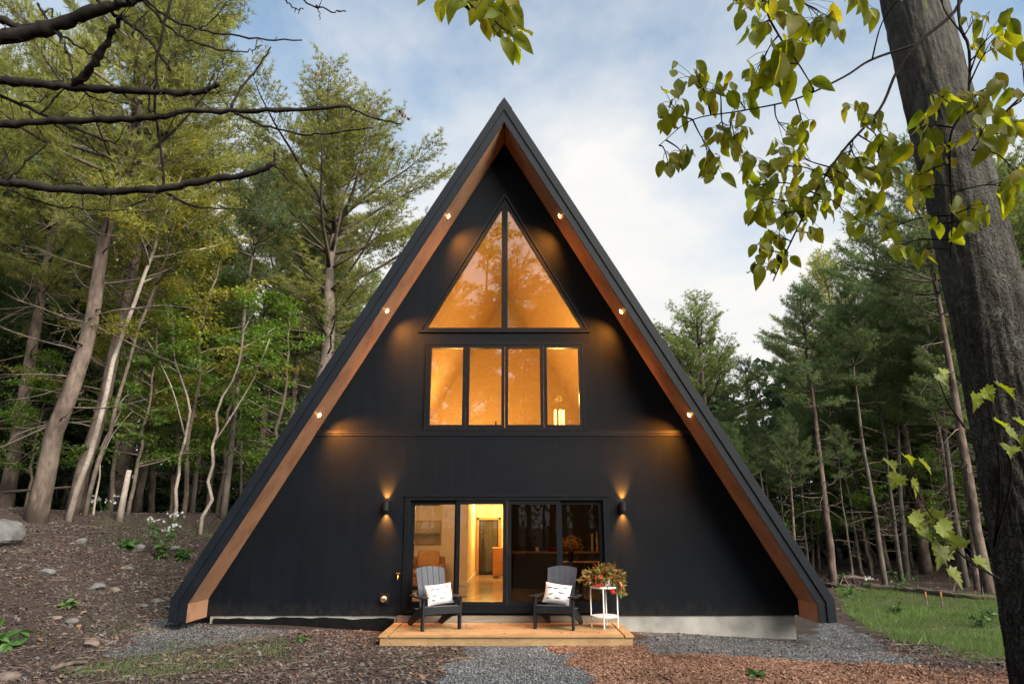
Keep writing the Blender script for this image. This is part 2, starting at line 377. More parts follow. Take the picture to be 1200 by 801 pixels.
# insect spots near the edges of the close leaves; bark cracks; boards that differ from each other
nt = M['leaf_near'].node_tree; pb = nt.nodes["Principled BSDF"]; src = pb.inputs["Base Color"].links[0].from_socket
vv = coords(nt); sp0 = ramp(nt, noise(nt, vv, 55, 4, .6), [(.64, (0, 0, 0)), (.70, (1, 1, 1))])
cspot = mixc(nt, sp0, src, (.10, .055, .015)); cspot = mixc(nt, .35, cspot, mixc(nt, 1.0, cspot, ramp(nt, noise(nt, vv, 24, 3), [(.35, (.55, .6, .5)), (.65, (1.2, 1.15, 1.0))]), 'MULTIPLY'))
L(nt, cspot, pb.inputs["Base Color"])
for n_ in nt.nodes:
    if n_.type == 'HUE_SAT': L(nt, cspot, n_.inputs["Color"])
nt = M['bark_near'].node_tree; pb = nt.nodes["Principled BSDF"]; src = pb.inputs["Base Color"].links[0].from_socket
dn = N(nt, "ShaderNodeTexNoise"); dn.inputs["Scale"].default_value = 9; dn.inputs["Detail"].default_value = 5; L(nt, coords(nt), dn.inputs["Vector"])
va = N(nt, "ShaderNodeVectorMath", operation='MULTIPLY_ADD'); L(nt, dn.outputs["Color"], va.inputs[0]); va.inputs[1].default_value = (.20, .20, .20); L(nt, coords(nt, (1, 1, .20)), va.inputs[2])
vo = N(nt, "ShaderNodeTexVoronoi", feature='DISTANCE_TO_EDGE'); vo.inputs["Scale"].default_value = 32; L(nt, va.outputs[0], vo.inputs["Vector"])
crk = ramp(nt, vo.outputs["Distance"], [(.0, (1, 1, 1)), (.16, (0, 0, 0))])
cm = N(nt, "ShaderNodeMath", operation='MULTIPLY'); L(nt, crk, cm.inputs[0]); om = N(nt, "ShaderNodeMapRange"); L(nt, sz.outputs["Z"], om.inputs[0]) if False else None
s2 = N(nt, "ShaderNodeSeparateXYZ"); L(nt, coords(nt), s2.inputs[0]); L(nt, s2.outputs["Z"], om.inputs[0]); om.inputs[1].default_value = 1.8; om.inputs[2].default_value = 4.2; om.inputs[3].default_value = .55; om.inputs[4].default_value = .03
L(nt, om.outputs[0], cm.inputs[1])
cbk = mixc(nt, cm.outputs[0], src, (.012, .010, .009))
lich = ramp(nt, noise(nt, coords(nt), 7, 6, .7), [(.60, (0, 0, 0)), (.66, (.6, .6, .6))])
cbk = mixc(nt, lich, cbk, (.14, .15, .125)); L(nt, cbk, pb.inputs["Base Color"])
bmp_ = [n_ for n_ in nt.nodes if n_.type == 'BUMP'][0]; hsrc = bmp_.inputs["Height"].links[0].from_socket
hm = N(nt, "ShaderNodeMath", operation='SUBTRACT'); L(nt, hsrc, hm.inputs[0]); L(nt, cm.outputs[0], hm.inputs[1]); L(nt, hm.outputs[0], bmp_.inputs["Height"])
for k_ in ('deck', 'soffit', 'deckside'):
    nt = M[k_].node_tree; pb = nt.nodes["Principled BSDF"]; src = pb.inputs["Base Color"].links[0].from_socket
    g_ = N(nt, "ShaderNodeNewGeometry"); vr = ramp(nt, g_.outputs["Random Per Island"], [(0, (.78, .77, .76)), (.5, (1, 1, 1)), (1, (1.12, 1.08, 1.0))])
    st_ = ramp(nt, noise(nt, coords(nt), 1.7, 5, .65), [(.36, (.70, .68, .66)), (.56, (1, 1, 1))])
    L(nt, mixc(nt, 1.0, mixc(nt, 1.0, src, vr, 'MULTIPLY'), st_, 'MULTIPLY'), pb.inputs["Base Color"])
M['bark_t3'] = barkmat("pinkish_pine_bark", (.095, .075, .065), (.23, .185, .165), 12, (1, 1, .5), .6, .015)
# ------------------------------------------------------------------ the house
HX, YW, YF, YB = -0.16, 13.0, 12.2, 23.2
AZ, T3 = 9.68, sqrt(3)
house = thing("a_frame_house", "black A-frame house with warm cedar soffits, lit windows and a sliding glass door", "house", (HX, YW, 0))
HO = np.array([HX, YW, 0])

def prof(n, zb=.25):
    return [(0, AZ + 2 * n), (5.275 + n, .5437 + .268 * n), (5.275 + n, zb)]
def layer(mb, n1, n2, y0, y1, zb1=.25, zb2=.25, m=0):
    a, c = prof(n1, zb1), prof(n2, zb2)
    for s in (1, -1):
        for i in range(2):
            q = [a[i], a[i + 1], c[i + 1], c[i]]
            mb.prism([(s * x, z) for x, z in q], y0 - YW, y1 - YW, m)
def hb(name, mat, mb, **k): return mb.build(name, mat, house, **k)

# roof with standing seams
mb = MB(); layer(mb, .022, .252, YF, YB); roof = hb("roof", M['roof'], mb)
mb = MB()
for y in np.arange(YF + .35, YB, .45): layer(mb, .254, .285, y, y + .03)
sm = mb.build("standing_seam", M['roof'], roof)
mb = MB(); mb.prism([(-.16, AZ + .50 - .2), (0, AZ + .535), (.16, AZ + .50 - .2), (.16, AZ + .52 - .2), (0, AZ + .57), (-.16, AZ + .52 - .2)], YF - .03 - YW, YB - YW); mb.build("ridge_cap", M['roof'], roof)
# fascia, two steps
mb = MB(); layer(mb, .0, .135, YF - .035, YF - .001, .25, .25); layer(mb, .137, .268, YF - .062, YF - .001, .25, .26); layer(mb, .268, .276, YF - .062, YF + .06, .26, .26)
hb("fascia", M['fascia'], mb)
# soffits: local x runs up the slope so that the grain does too
for s, th in ((1, R(-120)), (-1, R(-60))):
    ln = 10.53; mb = MB()
    for k in range(3):
        y0 = YF + .002 + k * .2655
        z = (-.02, 0) if s > 0 else (0, .02)
        mb.box((0, y0 - YW, z[0]), (ln, y0 + .2625 - YW, z[1]))
    o = mb.build("soffit", M['soffit'], house); o.location = (s * 5.275, 0, .5437); o.rotation_euler = (0, th, 0)
    mb = MB(); mb.box((0, YF + .002 - YW, 0), (.30, -.002, .02))
    o = mb.build("soffit_return", M['soffit'], house); o.rotation_euler = (0, R(-90), 0); o.location = (s * 5.275 + (.02 if s > 0 else 0), 0, .245)

# front wall as prisms around the openings (all x relative to HX)
def hw(z, n=0): return np.minimum((AZ + 2 * n - z) / T3, 5.275 + n)
def X(v): return v - HX
DX0, DX1, DZ0, DZ1 = X(-1.93), X(1.745), .36, 2.325
WX0, WX1, WZ0, WZ1 = X(-1.645), X(1.365), 3.60, 5.245
TZ0, TZ1, TXc = 5.535, 8.40, X(-.150)
TXL, TXR = X(-1.785), X(1.475)
mb = MB()
def band(z0, z1, xl0, xr0, xl1, xr1): mb.prism([(xl0, z0), (xr0, z0), (xr1, z1), (xl1, z1)], 0, .16)
def full(z0, z1):
    if z0 < .54 < z1: full(z0, .5437); full(.5437, z1); return
    band(z0, z1, -hw(z0), hw(z0), -hw(z1), hw(z1))
full(.27, DZ0)
for z0, z1 in ((DZ0, .5437), (.5437, DZ1)):
    band(z0, z1, -hw(z0), DX0, -hw(z1), DX0); band(z0, z1, DX1, hw(z0), DX1, hw(z1))
full(DZ1, WZ0)
band(WZ0, WZ1, -hw(WZ0), WX0, -hw(WZ1), WX0); band(WZ0, WZ1, WX1, hw(WZ0), WX1, hw(WZ1))
full(WZ1, TZ0)
band(TZ0, TZ1, -hw(TZ0), TXL, -hw(TZ1), TXc - .004); band(TZ0, TZ1, TXR, hw(TZ0), TXc + .004, hw(TZ1))
mb.prism([(-hw(TZ1), TZ1), (hw(TZ1), TZ1), (0, AZ)], 0, .16)
hb("front_wall", M['wall'], mb)
# back wall
mb = MB(); mb.prism([(-5.27, .2), (5.27, .2), (5.27, .54), (0, AZ), (-5.27, .54)], YB - .3 - YW, YB - .15 - YW); hb("back_wall", M['wall'], mb)
# flashing between the storeys
mb = MB(); w = hw(3.52) - .01
mb.box((-w, -.030, 3.505), (w, -.002, 3.545)); mb.box((-w, -.045, 3.545), (w, -.002, 3.556)); mb.box((-w - .02, -.018, 3.462), (w + .02, -.002, 3.492))
hb("flashing", M['black_metal'], mb)
# foundation
mb = MB(); mb.box((-5.22, .03, -.7), (5.20, .20, .268)); mb.box((-5.22, .2, -.7), (-5.05, 10, .2)); mb.box((5.03, .2, -.7), (5.2, 10, .24))
hb("foundation", M['concrete'], mb)
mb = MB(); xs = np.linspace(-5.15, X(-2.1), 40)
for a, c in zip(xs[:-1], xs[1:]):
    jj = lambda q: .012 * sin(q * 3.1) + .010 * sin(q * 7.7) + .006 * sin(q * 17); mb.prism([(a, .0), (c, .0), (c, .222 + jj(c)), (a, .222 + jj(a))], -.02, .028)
hb("foundation_shade_strip", M['shade_strip'], mb)  # black strip standing in for the shaded gap below the left wall

# windows -------------------------------------------------------------------------
def frame_poly(poly, wd, y0, y1):
    """closed frame bar of width wd inside a convex polygon (x,z) - mitred prisms"""
    mb = MB(); p = np.array(poly, float); k = len(p); c = p.mean(0)
    ins = []
    for i in range(k):
        a, b_, d = p[i - 1], p[i], p[(i + 1) % k]
        e1 = (b_ - a) / np.linalg.norm(b_ - a); e2 = (d - b_) / np.linalg.norm(d - b_)
        n1 = np.array([-e1[1], e1[0]]); n2 = np.array([-e2[1], e2[0]])
        if np.dot(c - b_, n1) < 0: n1 = -n1
        if np.dot(c - b_, n2) < 0: n2 = -n2
        A = np.array([n1, n2]); q = np.linalg.solve(A, np.array([np.dot(n1, b_) + wd, np.dot(n2, b_) + wd])); ins.append(q)
    for i in range(k):
        j = (i + 1) % k
        mb.prism([tuple(p[i]), tuple(p[j]), tuple(ins[j]), tuple(ins[i])], y0, y1)
    return mb, ins
def window(poly, wd=.055, y0=-.028, y1=.09, glass='glass', name="window", py=.03):
    mb, ins = frame_poly(poly, wd, y0, y1)
    w = mb.build(name, M['frame'], house)
    g = MB(); g.prism([tuple(q) for q in ins], py, py + .012); g.build("pane", M[glass], w)
    return w
wdt = (WX1 - WX0)
mb, ins = frame_poly([(WX0 - .038, WZ0 - .038), (WX1 + .038, WZ0 - .038), (WX1 + .038, WZ1 + .038), (WX0 - .038, WZ1 + .038)], .040, -.036, -.002); hb("window_trim", M['frame'], mb)
for i in range(4):
    a = WX0 + wdt * i / 4; c = WX0 + wdt * (i + 1) / 4
    window([(a + .004, WZ0 + .003), (c - .004, WZ0 + .003), (c - .004, WZ1 - .003), (a + .004, WZ1 - .003)], .062)
mb, ins = frame_poly([(TXL - .075, TZ0 - .04), (TXR + .075, TZ0 - .04), (TXc, TZ1 + .12)], .040, -.036, -.002); hb("window_trim", M['frame'], mb)
window([(TXL + .01, TZ0 + .003), (TXc - .012, TZ0 + .003), (TXc - .012, TZ1 - .04)], .05)
window([(TXc + .012, TZ0 + .003), (TXR - .01, TZ0 + .003), (TXc + .012, TZ1 - .04)], .05)
mb = MB(); mb.box((TXc - .011, -.032, TZ0 + .004), (TXc + .011, .08, TZ1 - .02)); hb("mullion", M['frame'], mb)

# sliding door
mb, ins = frame_poly([(DX0 + .002, DZ0 + .002), (DX1 - .002, DZ0 + .002), (DX1 - .002, DZ1 - .002), (DX0 + .002, DZ1 - .002)], .055, -.03, .14); hb("door_frame", M['frame'], mb)
mb = MB(); mb.box((DX0 - .05, -.045, DZ1 + .002), (DX1 + .05, -.002, DZ1 + .05)); mb.box((DX0 - .045, -.03, DZ0), (DX0 - .001, -.002, DZ1)); mb.box((DX1 + .001, -.03, DZ0), (DX1 + .045, -.002, DZ1)); hb("door_trim", M['frame'], mb)
mb = MB(); mb.box((DX0, -.07, DZ0 - .045), (DX1, -.002, DZ0 + .001)); hb("door_sill", M['frame'], mb)
mb = MB(); mb.box((X(-2.04), -.02, .12), (X(1.86), .026, .268)); hb("door_step", M['step'], mb)
px = [DX0 + .056, X(-.985), X(-.09), X(.85), DX1 - .056]
for i in range(4):
    a, c = px[i], px[i + 1]; y0 = .05 if i in (0, 3) else -.008
    if i in (1, 2): a -= .045; c += .045
    if i == 1: c = X(-.092)
    if i == 2: a = X(-.088)
    mb, ins = frame_poly([(a, DZ0 + .06), (c, DZ0 + .06), (c, DZ1 - .06), (a, DZ1 - .06)], .075, y0, y0 + .05)
    d = mb.build("sliding_door", M['frame'], house)
    g = MB(); g.prism([tuple(q) for q in ins], y0 + .02, y0 + .028); g.build("pane", M['doorglass' if i < 2 else 'screenglass'], d)
    if i in (1, 2):
        hx = (c - .05) if i == 1 else (a + .02)
        if i == 1: hx = a + .02
        g = MB(); g.box((hx, y0 - .05, 1.28), (hx + .03, y0 - .03, 1.46)); g.box((hx, y0 - .032, 1.29), (hx + .03, y0 - .001, 1.31)); g.box((hx, y0 - .032, 1.43), (hx + .03, y0 - .001, 1.45)); g.build("handle", M['black_metal'], d)

# interior fabric of the house -----------------------------------------------------
mb = MB(); mb.box((-5.2, .165, .22), (5.2, 9.85, .355)); hb("floor_slab", M['floor1'], mb)
zc_ = 2.62; mb = MB(); w = hw(zc_) - .12; mb.box((-w, .162, zc_), (w, 9.85, 2.70)); hb("room_ceiling", M['cream'], mb)
mb = MB(); w = hw(2.71) - .12; mb.box((-w, .162, 2.705), (w, 9.85, 3.46)); hb("loft_floor", M['pineboard'], mb)
mb = MB()
layer(mb, -.10, -.03, YW + .163, YB - .31, .36, .36); hb("sloped_lining", M['pineboard'], mb)
def wall(name, lo, hi, mt):
    mb = MB(); mb.box((X(lo[0]), lo[1] - YW, lo[2]), (X(hi[0]), hi[1] - YW, hi[2])); return hb(name, M[mt], mb)
wall("partition", (-5.1, 18.0, .356), (-1.12, 18.12, 2.619), 'cream')
wall("partition", (-1.24, 18.13, .356), (-1.12, 22.3, 2.619), 'cream')
wall("partition", (-.22, 17.8, .356), (-.08, 22.3, 2.619), 'cream')
wall("partition", (-.07, 18.0, .356), (4.8, 18.12, 2.619), 'charcoal')  # dark colour stands for the unlit right side of the room
wall("partition", (-1.11, 22.0, .356), (-.23, 22.12, 2.619), 'cream')
mb = MB(); mb.prism([(-hw(3.462) + .06, 3.462), (hw(3.462) - .06, 3.462), (.05, 9.5), (-.05, 9.5)], 9.3, 9.4); hb("loft_wall", M['pineboard'], mb)
wall("baseboard", (-5.0, 17.975, .356), (-1.12, 17.998, .46), 'white_paint')
wall("baseboard", (-1.118, 18.0, .356), (-1.10, 21.99, .46), 'white_paint')
# end door of the corridor
mb = MB(); mb.box((X(-1.02), 8.93, .36), (X(-.42), 8.985, 1.98)); o = hb("corridor_door", M['black_metal'], mb)
g = MB(); g.box((X(-.97), 8.915, .45), (X(-.47), 8.929, 1.92)); g.build("pane", simple("night_glass", (.05, .05, .045), .2, 0, .8, 1.5, 0, (4, 1, .3)), o)
mb = MB(); mb.box((X(-1.09), 8.94, .36), (X(-1.022), 8.992, 2.05)); mb.box((X(-.418), 8.94, .36), (X(-.35), 8.992, 2.05)); mb.box((X(-1.09), 8.94, 1.982), (X(-.35), 8.992, 2.05)); hb("corridor_casing", M['orangewood'], mb)

# ------------------------------------------------------------------ lamps fixed to the house
def lamp(name, kind, loc, col, power, parent=None, size=.03, spot=None, rot=None, blend=.6):
    d = bpy.data.lights.new(name, kind); d.color = col; d.energy = power
    if kind != 'AREA': d.shadow_soft_size = size
    if spot: d.spot_size = spot; d.spot_blend = blend
    o = bpy.data.objects.new(name, d); C.objects.link(o); o.location = loc
    if rot is not None: o.rotation_euler = rot
    if parent is not None: o.parent = parent
    return o
def aim(o, d):
    o.rotation_euler = Vector(d).to_track_quat('-Z', 'Y').to_euler()

spots = [(525.3, 253.5, "highest recessed spotlight in the left-hand cedar soffit"), (453.5, 364, "recessed spotlight halfway up the left-hand cedar soffit"), (374, 486, "lowest recessed spotlight in the left-hand cedar soffit"),
         (656.2, 253, "highest recessed spotlight in the right-hand cedar soffit"), (728.3, 365, "recessed spotlight halfway up the right-hand cedar soffit"), (808, 486, "lowest recessed spotlight in the right-hand cedar soffit")]
for px_, py_, lab in spots:
    s = -1 if px_ < 590 else 1
    # where the ray meets the soffit plane
    d = ray(px_, py_); nx, nz = s * T3 / 2, .5
    t = ((AZ - CZ) * .5 + HX * nx) / (d[0] * nx + d[2] * nz)
    p = np.array([0, 0, CZ]) + d * t
    inn = np.array([-nx, 0, -nz])
    r = thing("recessed_spotlight", lab, "spotlight", p, 0, "recessed spotlights in the soffit")
    th = np.arange(20) * 2 * pi / 20; u = np.array([-s * .5, 0, T3 / 2]); v_ = np.array([0, 1.0, 0])
    def disc(rad, off): return np.array([inn * off + rad * (cos(a) * u + sin(a) * v_) for a in th])
    mb = MB(); i = np.arange(20); j = (i + 1) % 20
    mb.add(np.concatenate([disc(.055, .001), disc(.055, .007), disc(.040, .007), disc(.040, .003)]), np.concatenate([np.stack([i + k * 20, j + k * 20, j + k * 20 + 20, i + k * 20 + 20], 1) for k in range(3)]))
    mb.build("trim_ring", M['white_paint'], r)
    mb = MB(); mb.add(np.concatenate([disc(.036, .003), disc(.026, .022)]), np.concatenate([np.stack([i, j, j + 20, i + 20], 1)])); mb.f.append((np.array([list(range(20, 40))]), 0)); mb.build("lens", M['lampglow'], r)
    o = lamp("spot_lamp", 'SPOT', tuple(inn * .02), WARM, 420, r, .03, R(112), None, 1.0); aim(o, inn + np.array([0, .45, -.45]))

for px_, lab in ((453.3, "black cylinder wall lamp beside the left edge of the sliding door"), (729.3, "black cylinder wall lamp beside the right edge of the sliding door")):
    p = P(px_, 593, YW); p[1] = YW - .09
    r = thing("wall_lamp", lab, "wall lamp", p, 0, "up and down wall lamps")
    mb = MB(); n = 20
    mb.lathe([(.047, -.078), (.055, -.078), (.055, .078), (.047, .078), (.047, .06), (.001, .06)], n); mb.lathe([(.047, -.078), (.047, -.06), (.001, -.06)], n)
    mb.build("lamp_body", M['black_metal'], r)
    mb = MB(); mb.box((-.035, .045, -.05), (.035, .088, .05)); mb.build("wall_bracket", M['black_metal'], r)
    mb = MB(); mb.lathe([(.040, -.075), (.040, -.065)], n); mb.build("lens", M['lampglow'], r)
    mb = MB(); mb.lathe([(.040, .065), (.040, .075)], n); mb.build("lens", M['lampglow'], r)
    for sg in (1, -1):
        o = lamp("wall_lamp_light", 'SPOT', (0, .02, sg * .080), WARM, 170, r, .02, R(72), None, 1.0); aim(o, (0, .34, sg))

# small fittings on the wall left of the door
p = P(450.5, 701, YW); r = thing("vent_pipe", "short shiny metal vent pipe low on the black wall left of the door", "vent", (p[0], YW, p[2]))
mb = MB(); th = np.linspace(0, 2 * pi, 17)[:-1]
mb.tube([(0, -.005, 0), (0, -.10, 0), (0, -.11, -.01)], [.05, .05, .054], 16); mb.build("pipe", M['steel'], r, smooth=False)
mb = MB(); mb.box((-.09, -.016, -.09), (.09, -.001, .09)); mb.build("flange", M['black_metal'], r)
p = P(467, 674.5, YW); r = thing("garden_tap", "small brass tap on the black wall beside the door frame", "tap", (p[0], YW, p[2]))
mb = MB(); mb.tube([(0, -.001, 0), (0, -.07, 0), (0, -.10, -.03), (0, -.10, -.06)], [.014, .014, .013, .015], 10); mb.build("spout", M['brass'], r)
mb = MB(); mb.tube([(0, -.06, .01), (0, -.06, .045)], .008, 8); mb.tube([(-.035, -.06, .05), (.035, -.06, .05)], .010, 8); mb.build("handle", M['brass'], r)

# ------------------------------------------------------------------ deck
DK = thing("wooden_deck", "low pale pine deck in front of the sliding door", "deck", (-.09, 11.53, 0))
x0, x1, yd = -1.98, 1.98, 1.44
mb = MB(); k = 10; bw = (yd + .02) / k
for i in range(k):
    y = -.025 + i * bw; mb.box((x0 + .142, y + (.145 if 0 else 0), .122), (x1 - .142, y + bw - .008, .150))
mb.build("deck_boards", M['deck'], DK, bevel=.003)
for s in (x0 - .02, x1 - .118): mb = MB(); mb.box((s, -.025, .122), (s + .138, yd, .151)); mb.build("border_board", M['deckside'], DK, bevel=.003)
mb = MB(); mb.box((x0, 0, -.12), (x1, .038, .1215)); mb.build("front_board", M['deck'], DK, bevel=.003)
for s in (x0, x1 - .038): mb = MB(); mb.box((s, .039, -.12), (s + .038, yd, .1215)); mb.build("side_board", M['deckside'], DK)

# ------------------------------------------------------------------ adirondack chairs
def make_chair(loc, rz, label):
    t = thing("adirondack_chair", label, "chair", loc, rz, "adirondack chairs on the deck")
    # local: front is -y, width x, front legs at y=0
    W = .325
    for s in (-1, 1):
        mb = MB(); mb.box((s * W - .0175, -.05, 0), (s * W + .0175, .05, .50)); mb.build("front_leg", M['chair_dark'], t, bevel=.004)
        mb = MB(); x = s * (W - .037)
        mb.add(np.array([[x - .015, y, z] for y, z in ((-.03, .345), (-.03, .215), (.28, .165), (.72, -.0), (.84, 0), (.86, .05), (.60, .20), (.25, .33))] + [[x + .015, y, z] for y, z in ((-.03, .345), (-.03, .215), (.28, .165), (.72, -.0), (.84, 0), (.86, .05), (.60, .20), (.25, .33))]),
               [list(range(8)), list(range(15, 7, -1))] + [[i, i + 8, (i + 1) % 8 + 8, (i + 1) % 8] for i in range(8)])
        mb.build("rear_leg", M['chair_dark'], t, bevel=.004)
        # arm: flat paddle, wider at the front
        pts = [(-.055, -.13), (.055, -.13), (.075, -.10), (.075, .10), (.05, .40), (.03, .62), (-.03, .62), (-.045, .40), (-.075, .10), (-.075, -.10)]
        v = [(s * (W + .01) + px_ * s, py_, .502 + .02 * (.1 - py_)) for px_, py_ in pts]
        mb = MB(); k = len(v); mb.add(np.array(v + [(a, b_, c + .022) for a, b_, c in v]), [list(range(k)), list(range(2 * k - 1, k - 1, -1))] + [[i, i + k, (i + 1) % k + k, (i + 1) % k] for i in range(k)])
        mb.build("arm", M['chair_dark'], t, bevel=.004)
    mb = MB()
    for i in range(6):
        y = .0 + i * .085; z = .352 - .16 * y - .05 * sin(min(1, y / .45) * pi) * .5
        mb.box((-W + .02, y, z - .0), (W - .02, y + .078, z + .02))
    mb.build("seat", M['chair'], t, bevel=.004)
    mb = MB(); mb.box((-W + .018, -.052, .25), (W - .018, -.031, .368)); mb.build("front_apron", M['chair_dark'], t, bevel=.004)
    # fan back of five slats with a rounded top
    mb = MB(); n = 5; bw = .104
    base = np.array([0, .43, .275]); up = np.array([0, .335, .942]); nrm = np.array([0, -.942, .335])
    for i in range(n):
        c = i - 2; wb, wt = .088, .102
        hx = lambda q: c * (.094 + .013 * q)
        m_ = 7; ring = []
        def top(xr): return .735 - .62 * (xr ** 2) * 1.15
        lw = [(hx(0) - wb / 2, 0)]; 
        L_ = [(hx(0) - wb / 2, 0.0), (hx(0) + wb / 2, 0.0)]
        xr1 = hx(1) + wt / 2; xl1 = hx(1) - wt / 2
        T_ = [(xr1 + (xl1 - xr1) * a, top(xr1 + (xl1 - xr1) * a)) for a in np.linspace(0, 1, 5)]
        pl = L_ + T_
        k = len(pl)
        curve = lambda x: .02 - .10 * x * x
        f3 = lambda x, q, o: base + np.array([x, 0, 0]) + up * q - nrm * (.35 * x * x) * -1 + nrm * o
        v = [f3(x, q, 0) for x, q in pl] + [f3(x, q, .018) for x, q in pl]
        mb.add(np.array(v), [list(range(k)), list(range(2 * k - 1, k - 1, -1))] + [[a, a + k, (a + 1) % k + k, (a + 1) % k] for a in range(k)])
    mb.build("backrest", M['chair'], t, bevel=.003)
    mb = MB()
    for q, hw_ in ((.27, .31), (.56, .24)):
        p0 = base + up * q - nrm * .022
        mb.box((-hw_, -.012, -.03), (hw_, .0, .03), 0, 0, p0, -.34)
    mb.build("back_rail", M['chair_dark'], t)
    return t
make_chair((-1.17, 12.10, .151), R(26), "charcoal adirondack chair in front of the lit doorway, angled towards the right")
make_chair((.70, 12.16, .151), R(-18), "charcoal adirondack chair in front of the dark glass beside the white plant table")

def make_pillow(loc, rot, label, seed):
    S, TH, n = .40, .075, 14
    rr = np.random.default_rng(seed)
    u = np.linspace(-1, 1, n + 1); U, V = np.meshgrid(u, u, indexing='ij')
    def surf(U, V, s):
        pinch = 1 - .07 * (1 - np.abs(V)) ** 1.0 * np.abs(U) ** 4 - 0
        x = U * S / 2 * (1 - .06 * (1 - V ** 2) * np.abs(U)); y = V * S / 2 * (1 - .06 * (1 - U ** 2) * np.abs(V))
        z = s * TH * ((1 - np.abs(U) ** 2.6) * (1 - np.abs(V) ** 2.6)) ** .55 + .006 * np.sin(U * 7 + seed) * np.cos(V * 6) * (1 - U ** 2) * (1 - V ** 2)
        return np.stack([x, y, z], -1)
    mb = MB(); i, j = np.meshgrid(np.arange(n), np.arange(n), indexing='ij'); a = (i * (n + 1) + j).ravel()
    f = np.stack([a, a + n + 1, a + n + 2, a + 1], 1)
    mb.add(surf(U, V, 1).reshape(-1, 3), f); mb.add(surf(U, V, -1).reshape(-1, 3), f[:, ::-1])
    for k, (a, c, ln, sl) in enumerate([(-.55, .45, .38, .2), (-.1, .42, .45, .1), (.35, .05, .5, -.05), (-.45, -.2, .4, .25), (.1, -.5, .45, .1), (.6, .6, .3, -.1), (-.6, -.62, .3, .0)]):
        q = np.linspace(0, 1, 6); uu = a - ln / 2 + ln * q; vv = c + .5 * sl * (q - .5) + .008 * np.sin(q * 6 + k)
        p = surf(uu, vv, 1); p[:, 2] += .002; mb.tube(p, [.003, .008, .010, .009, .007, .003], 5, 1)
    o = mb.build("pillow", [M['linen'], M['thread']], None, smooth=True)
    o.location = loc; o.rotation_euler = rot; o.scale = (1.16, .86, 1); tag(o, label, "pillow", "pillows on the deck chairs")
    return o
make_pillow((-1.235, 12.34, .151 + .535), (R(68), R(-5), R(24)), "white pillow with dark stitches on the chair before the lit doorway", 1)
make_pillow((.775, 12.39, .151 + .535), (R(68), R(7), R(-16)), "white pillow with dark stitches on the chair next to the plant table", 2)

# ------------------------------------------------------------------ plant table, pot plant
tx, ty = 1.575, 12.42
t = thing("side_table", "small round white metal side table with a low shelf at the deck's end", "side table", (tx, ty, .151))
mb = MB(); mb.lathe([(.20, .63), (.235, .628), (.24, .642), (.235, .656), (.20, .654)], 28); mb.build("table_top", M['white_paint'], t)
mb = MB(); mb.lathe([(.20, .17), (.222, .168), (.226, .18), (.222, .19)], 28); mb.build("shelf", M['white_paint'], t)
for a in (R(-100), R(-20), R(75), R(170)):
    mb = MB(); c, s = cos(a), sin(a); mb.tube([(.225 * c, .225 * s, 0), (.228 * c, .228 * s, .3), (.228 * c, .228 * s, .58), (.218 * c, .218 * s, .628)], .0115, 8); mb.build("leg", M['white_paint'], t)

def leaf_strip(nseg=4, fold=.25, wid=.5, tip=1.0):
    """unit leaf along +y, normal +z; returns verts, faces"""
    s = np.linspace(0, 1, nseg + 1); w = wid / 2 * np.sin(pi * np.clip(s, 0, 1) ** .86) ** .85; w[0] = .02; w[-1] = .0
    dz = -.18 * s ** 2
    mid = np.stack([0 * s, s, dz], 1); l = np.stack([-w, s * 1.0, dz + fold * w], 1); r = np.stack([w, s, dz + fold * w], 1)
    V = np.concatenate([mid, l, r]); k = nseg + 1
    f = []
    for i in range(nseg):
        f.append([i, i + 1, k + i + 1, k + i]); f.append([i + 1, i, 2 * k + i, 2 * k + i + 1])
    return V, np.array(f)
def place_leaves(mb, LV, LF, pos, ydir, zdir, size, m=0):
    pos = np.asarray(pos, float); y = ydir / np.linalg.norm(ydir, axis=1)[:, None]
    x = np.cross(y, zdir); x /= (np.linalg.norm(x, axis=1)[:, None] + 1e-9); z = np.cross(x, y)
    size = np.asarray(size, float).reshape(-1, 1, 1)
    V = pos[:, None, :] + size * (LV[None, :, 0:1] * x[:, None] + LV[None, :, 1:2] * y[:, None] + LV[None, :, 2:3] * z[:, None])
    f = (LF[None] + (np.arange(len(pos)) * len(LV))[:, None, None]).reshape(-1, LF.shape[1])
    mb.add(V.reshape(-1, 3), f, m)
def rdir(n, zb=0):
    d = rng.normal(size=(n, 3)); d[:, 2] += zb; return d / np.linalg.norm(d, axis=1)[:, None]

pp = thing("potted_plant", "bushy pot plant with red flowers and green and rust leaves on the white table", "plant", (tx, ty, .151 + .656))
mb = MB(); mb.lathe([(.09, .0), (.13, .01), (.15, .12), (.155, .14), (.14, .14), (.13, .12)], 20); mb.build("pot", M['terracotta'], pp)
LV, LF = leaf_strip(4, .3, .5)
n = 520; d = rdir(n, .55); d[:, 0] *= 1.25; rad = rng.uniform(.12, .30, n)
pos = d * rad[:, None] * np.array([1.05, .85, .75]) + np.array([0, 0, .10]); pos[:, 2] = np.maximum(pos[:, 2], -.03)
mb = MB(); place_leaves(mb, LV, LF, pos, d + rdir(n) * .7 - np.array([0, 0, .3]), rdir(n, 1.2), rng.uniform(.06, .115, n))
n = 60; a = rng.uniform(-.4, .9, n); pos = np.stack([.22 + .1 * rng.random(n), -.12 * np.ones(n) + .1 * rng.normal(size=n), -.02 - .09 * rng.random(n)], 1)
place_leaves(mb, LV, LF, pos, rdir(n, -.6), rdir(n, .5), rng.uniform(.05, .09, n)); mb.build("foliage", M['coleus'], pp)
mb = MB()
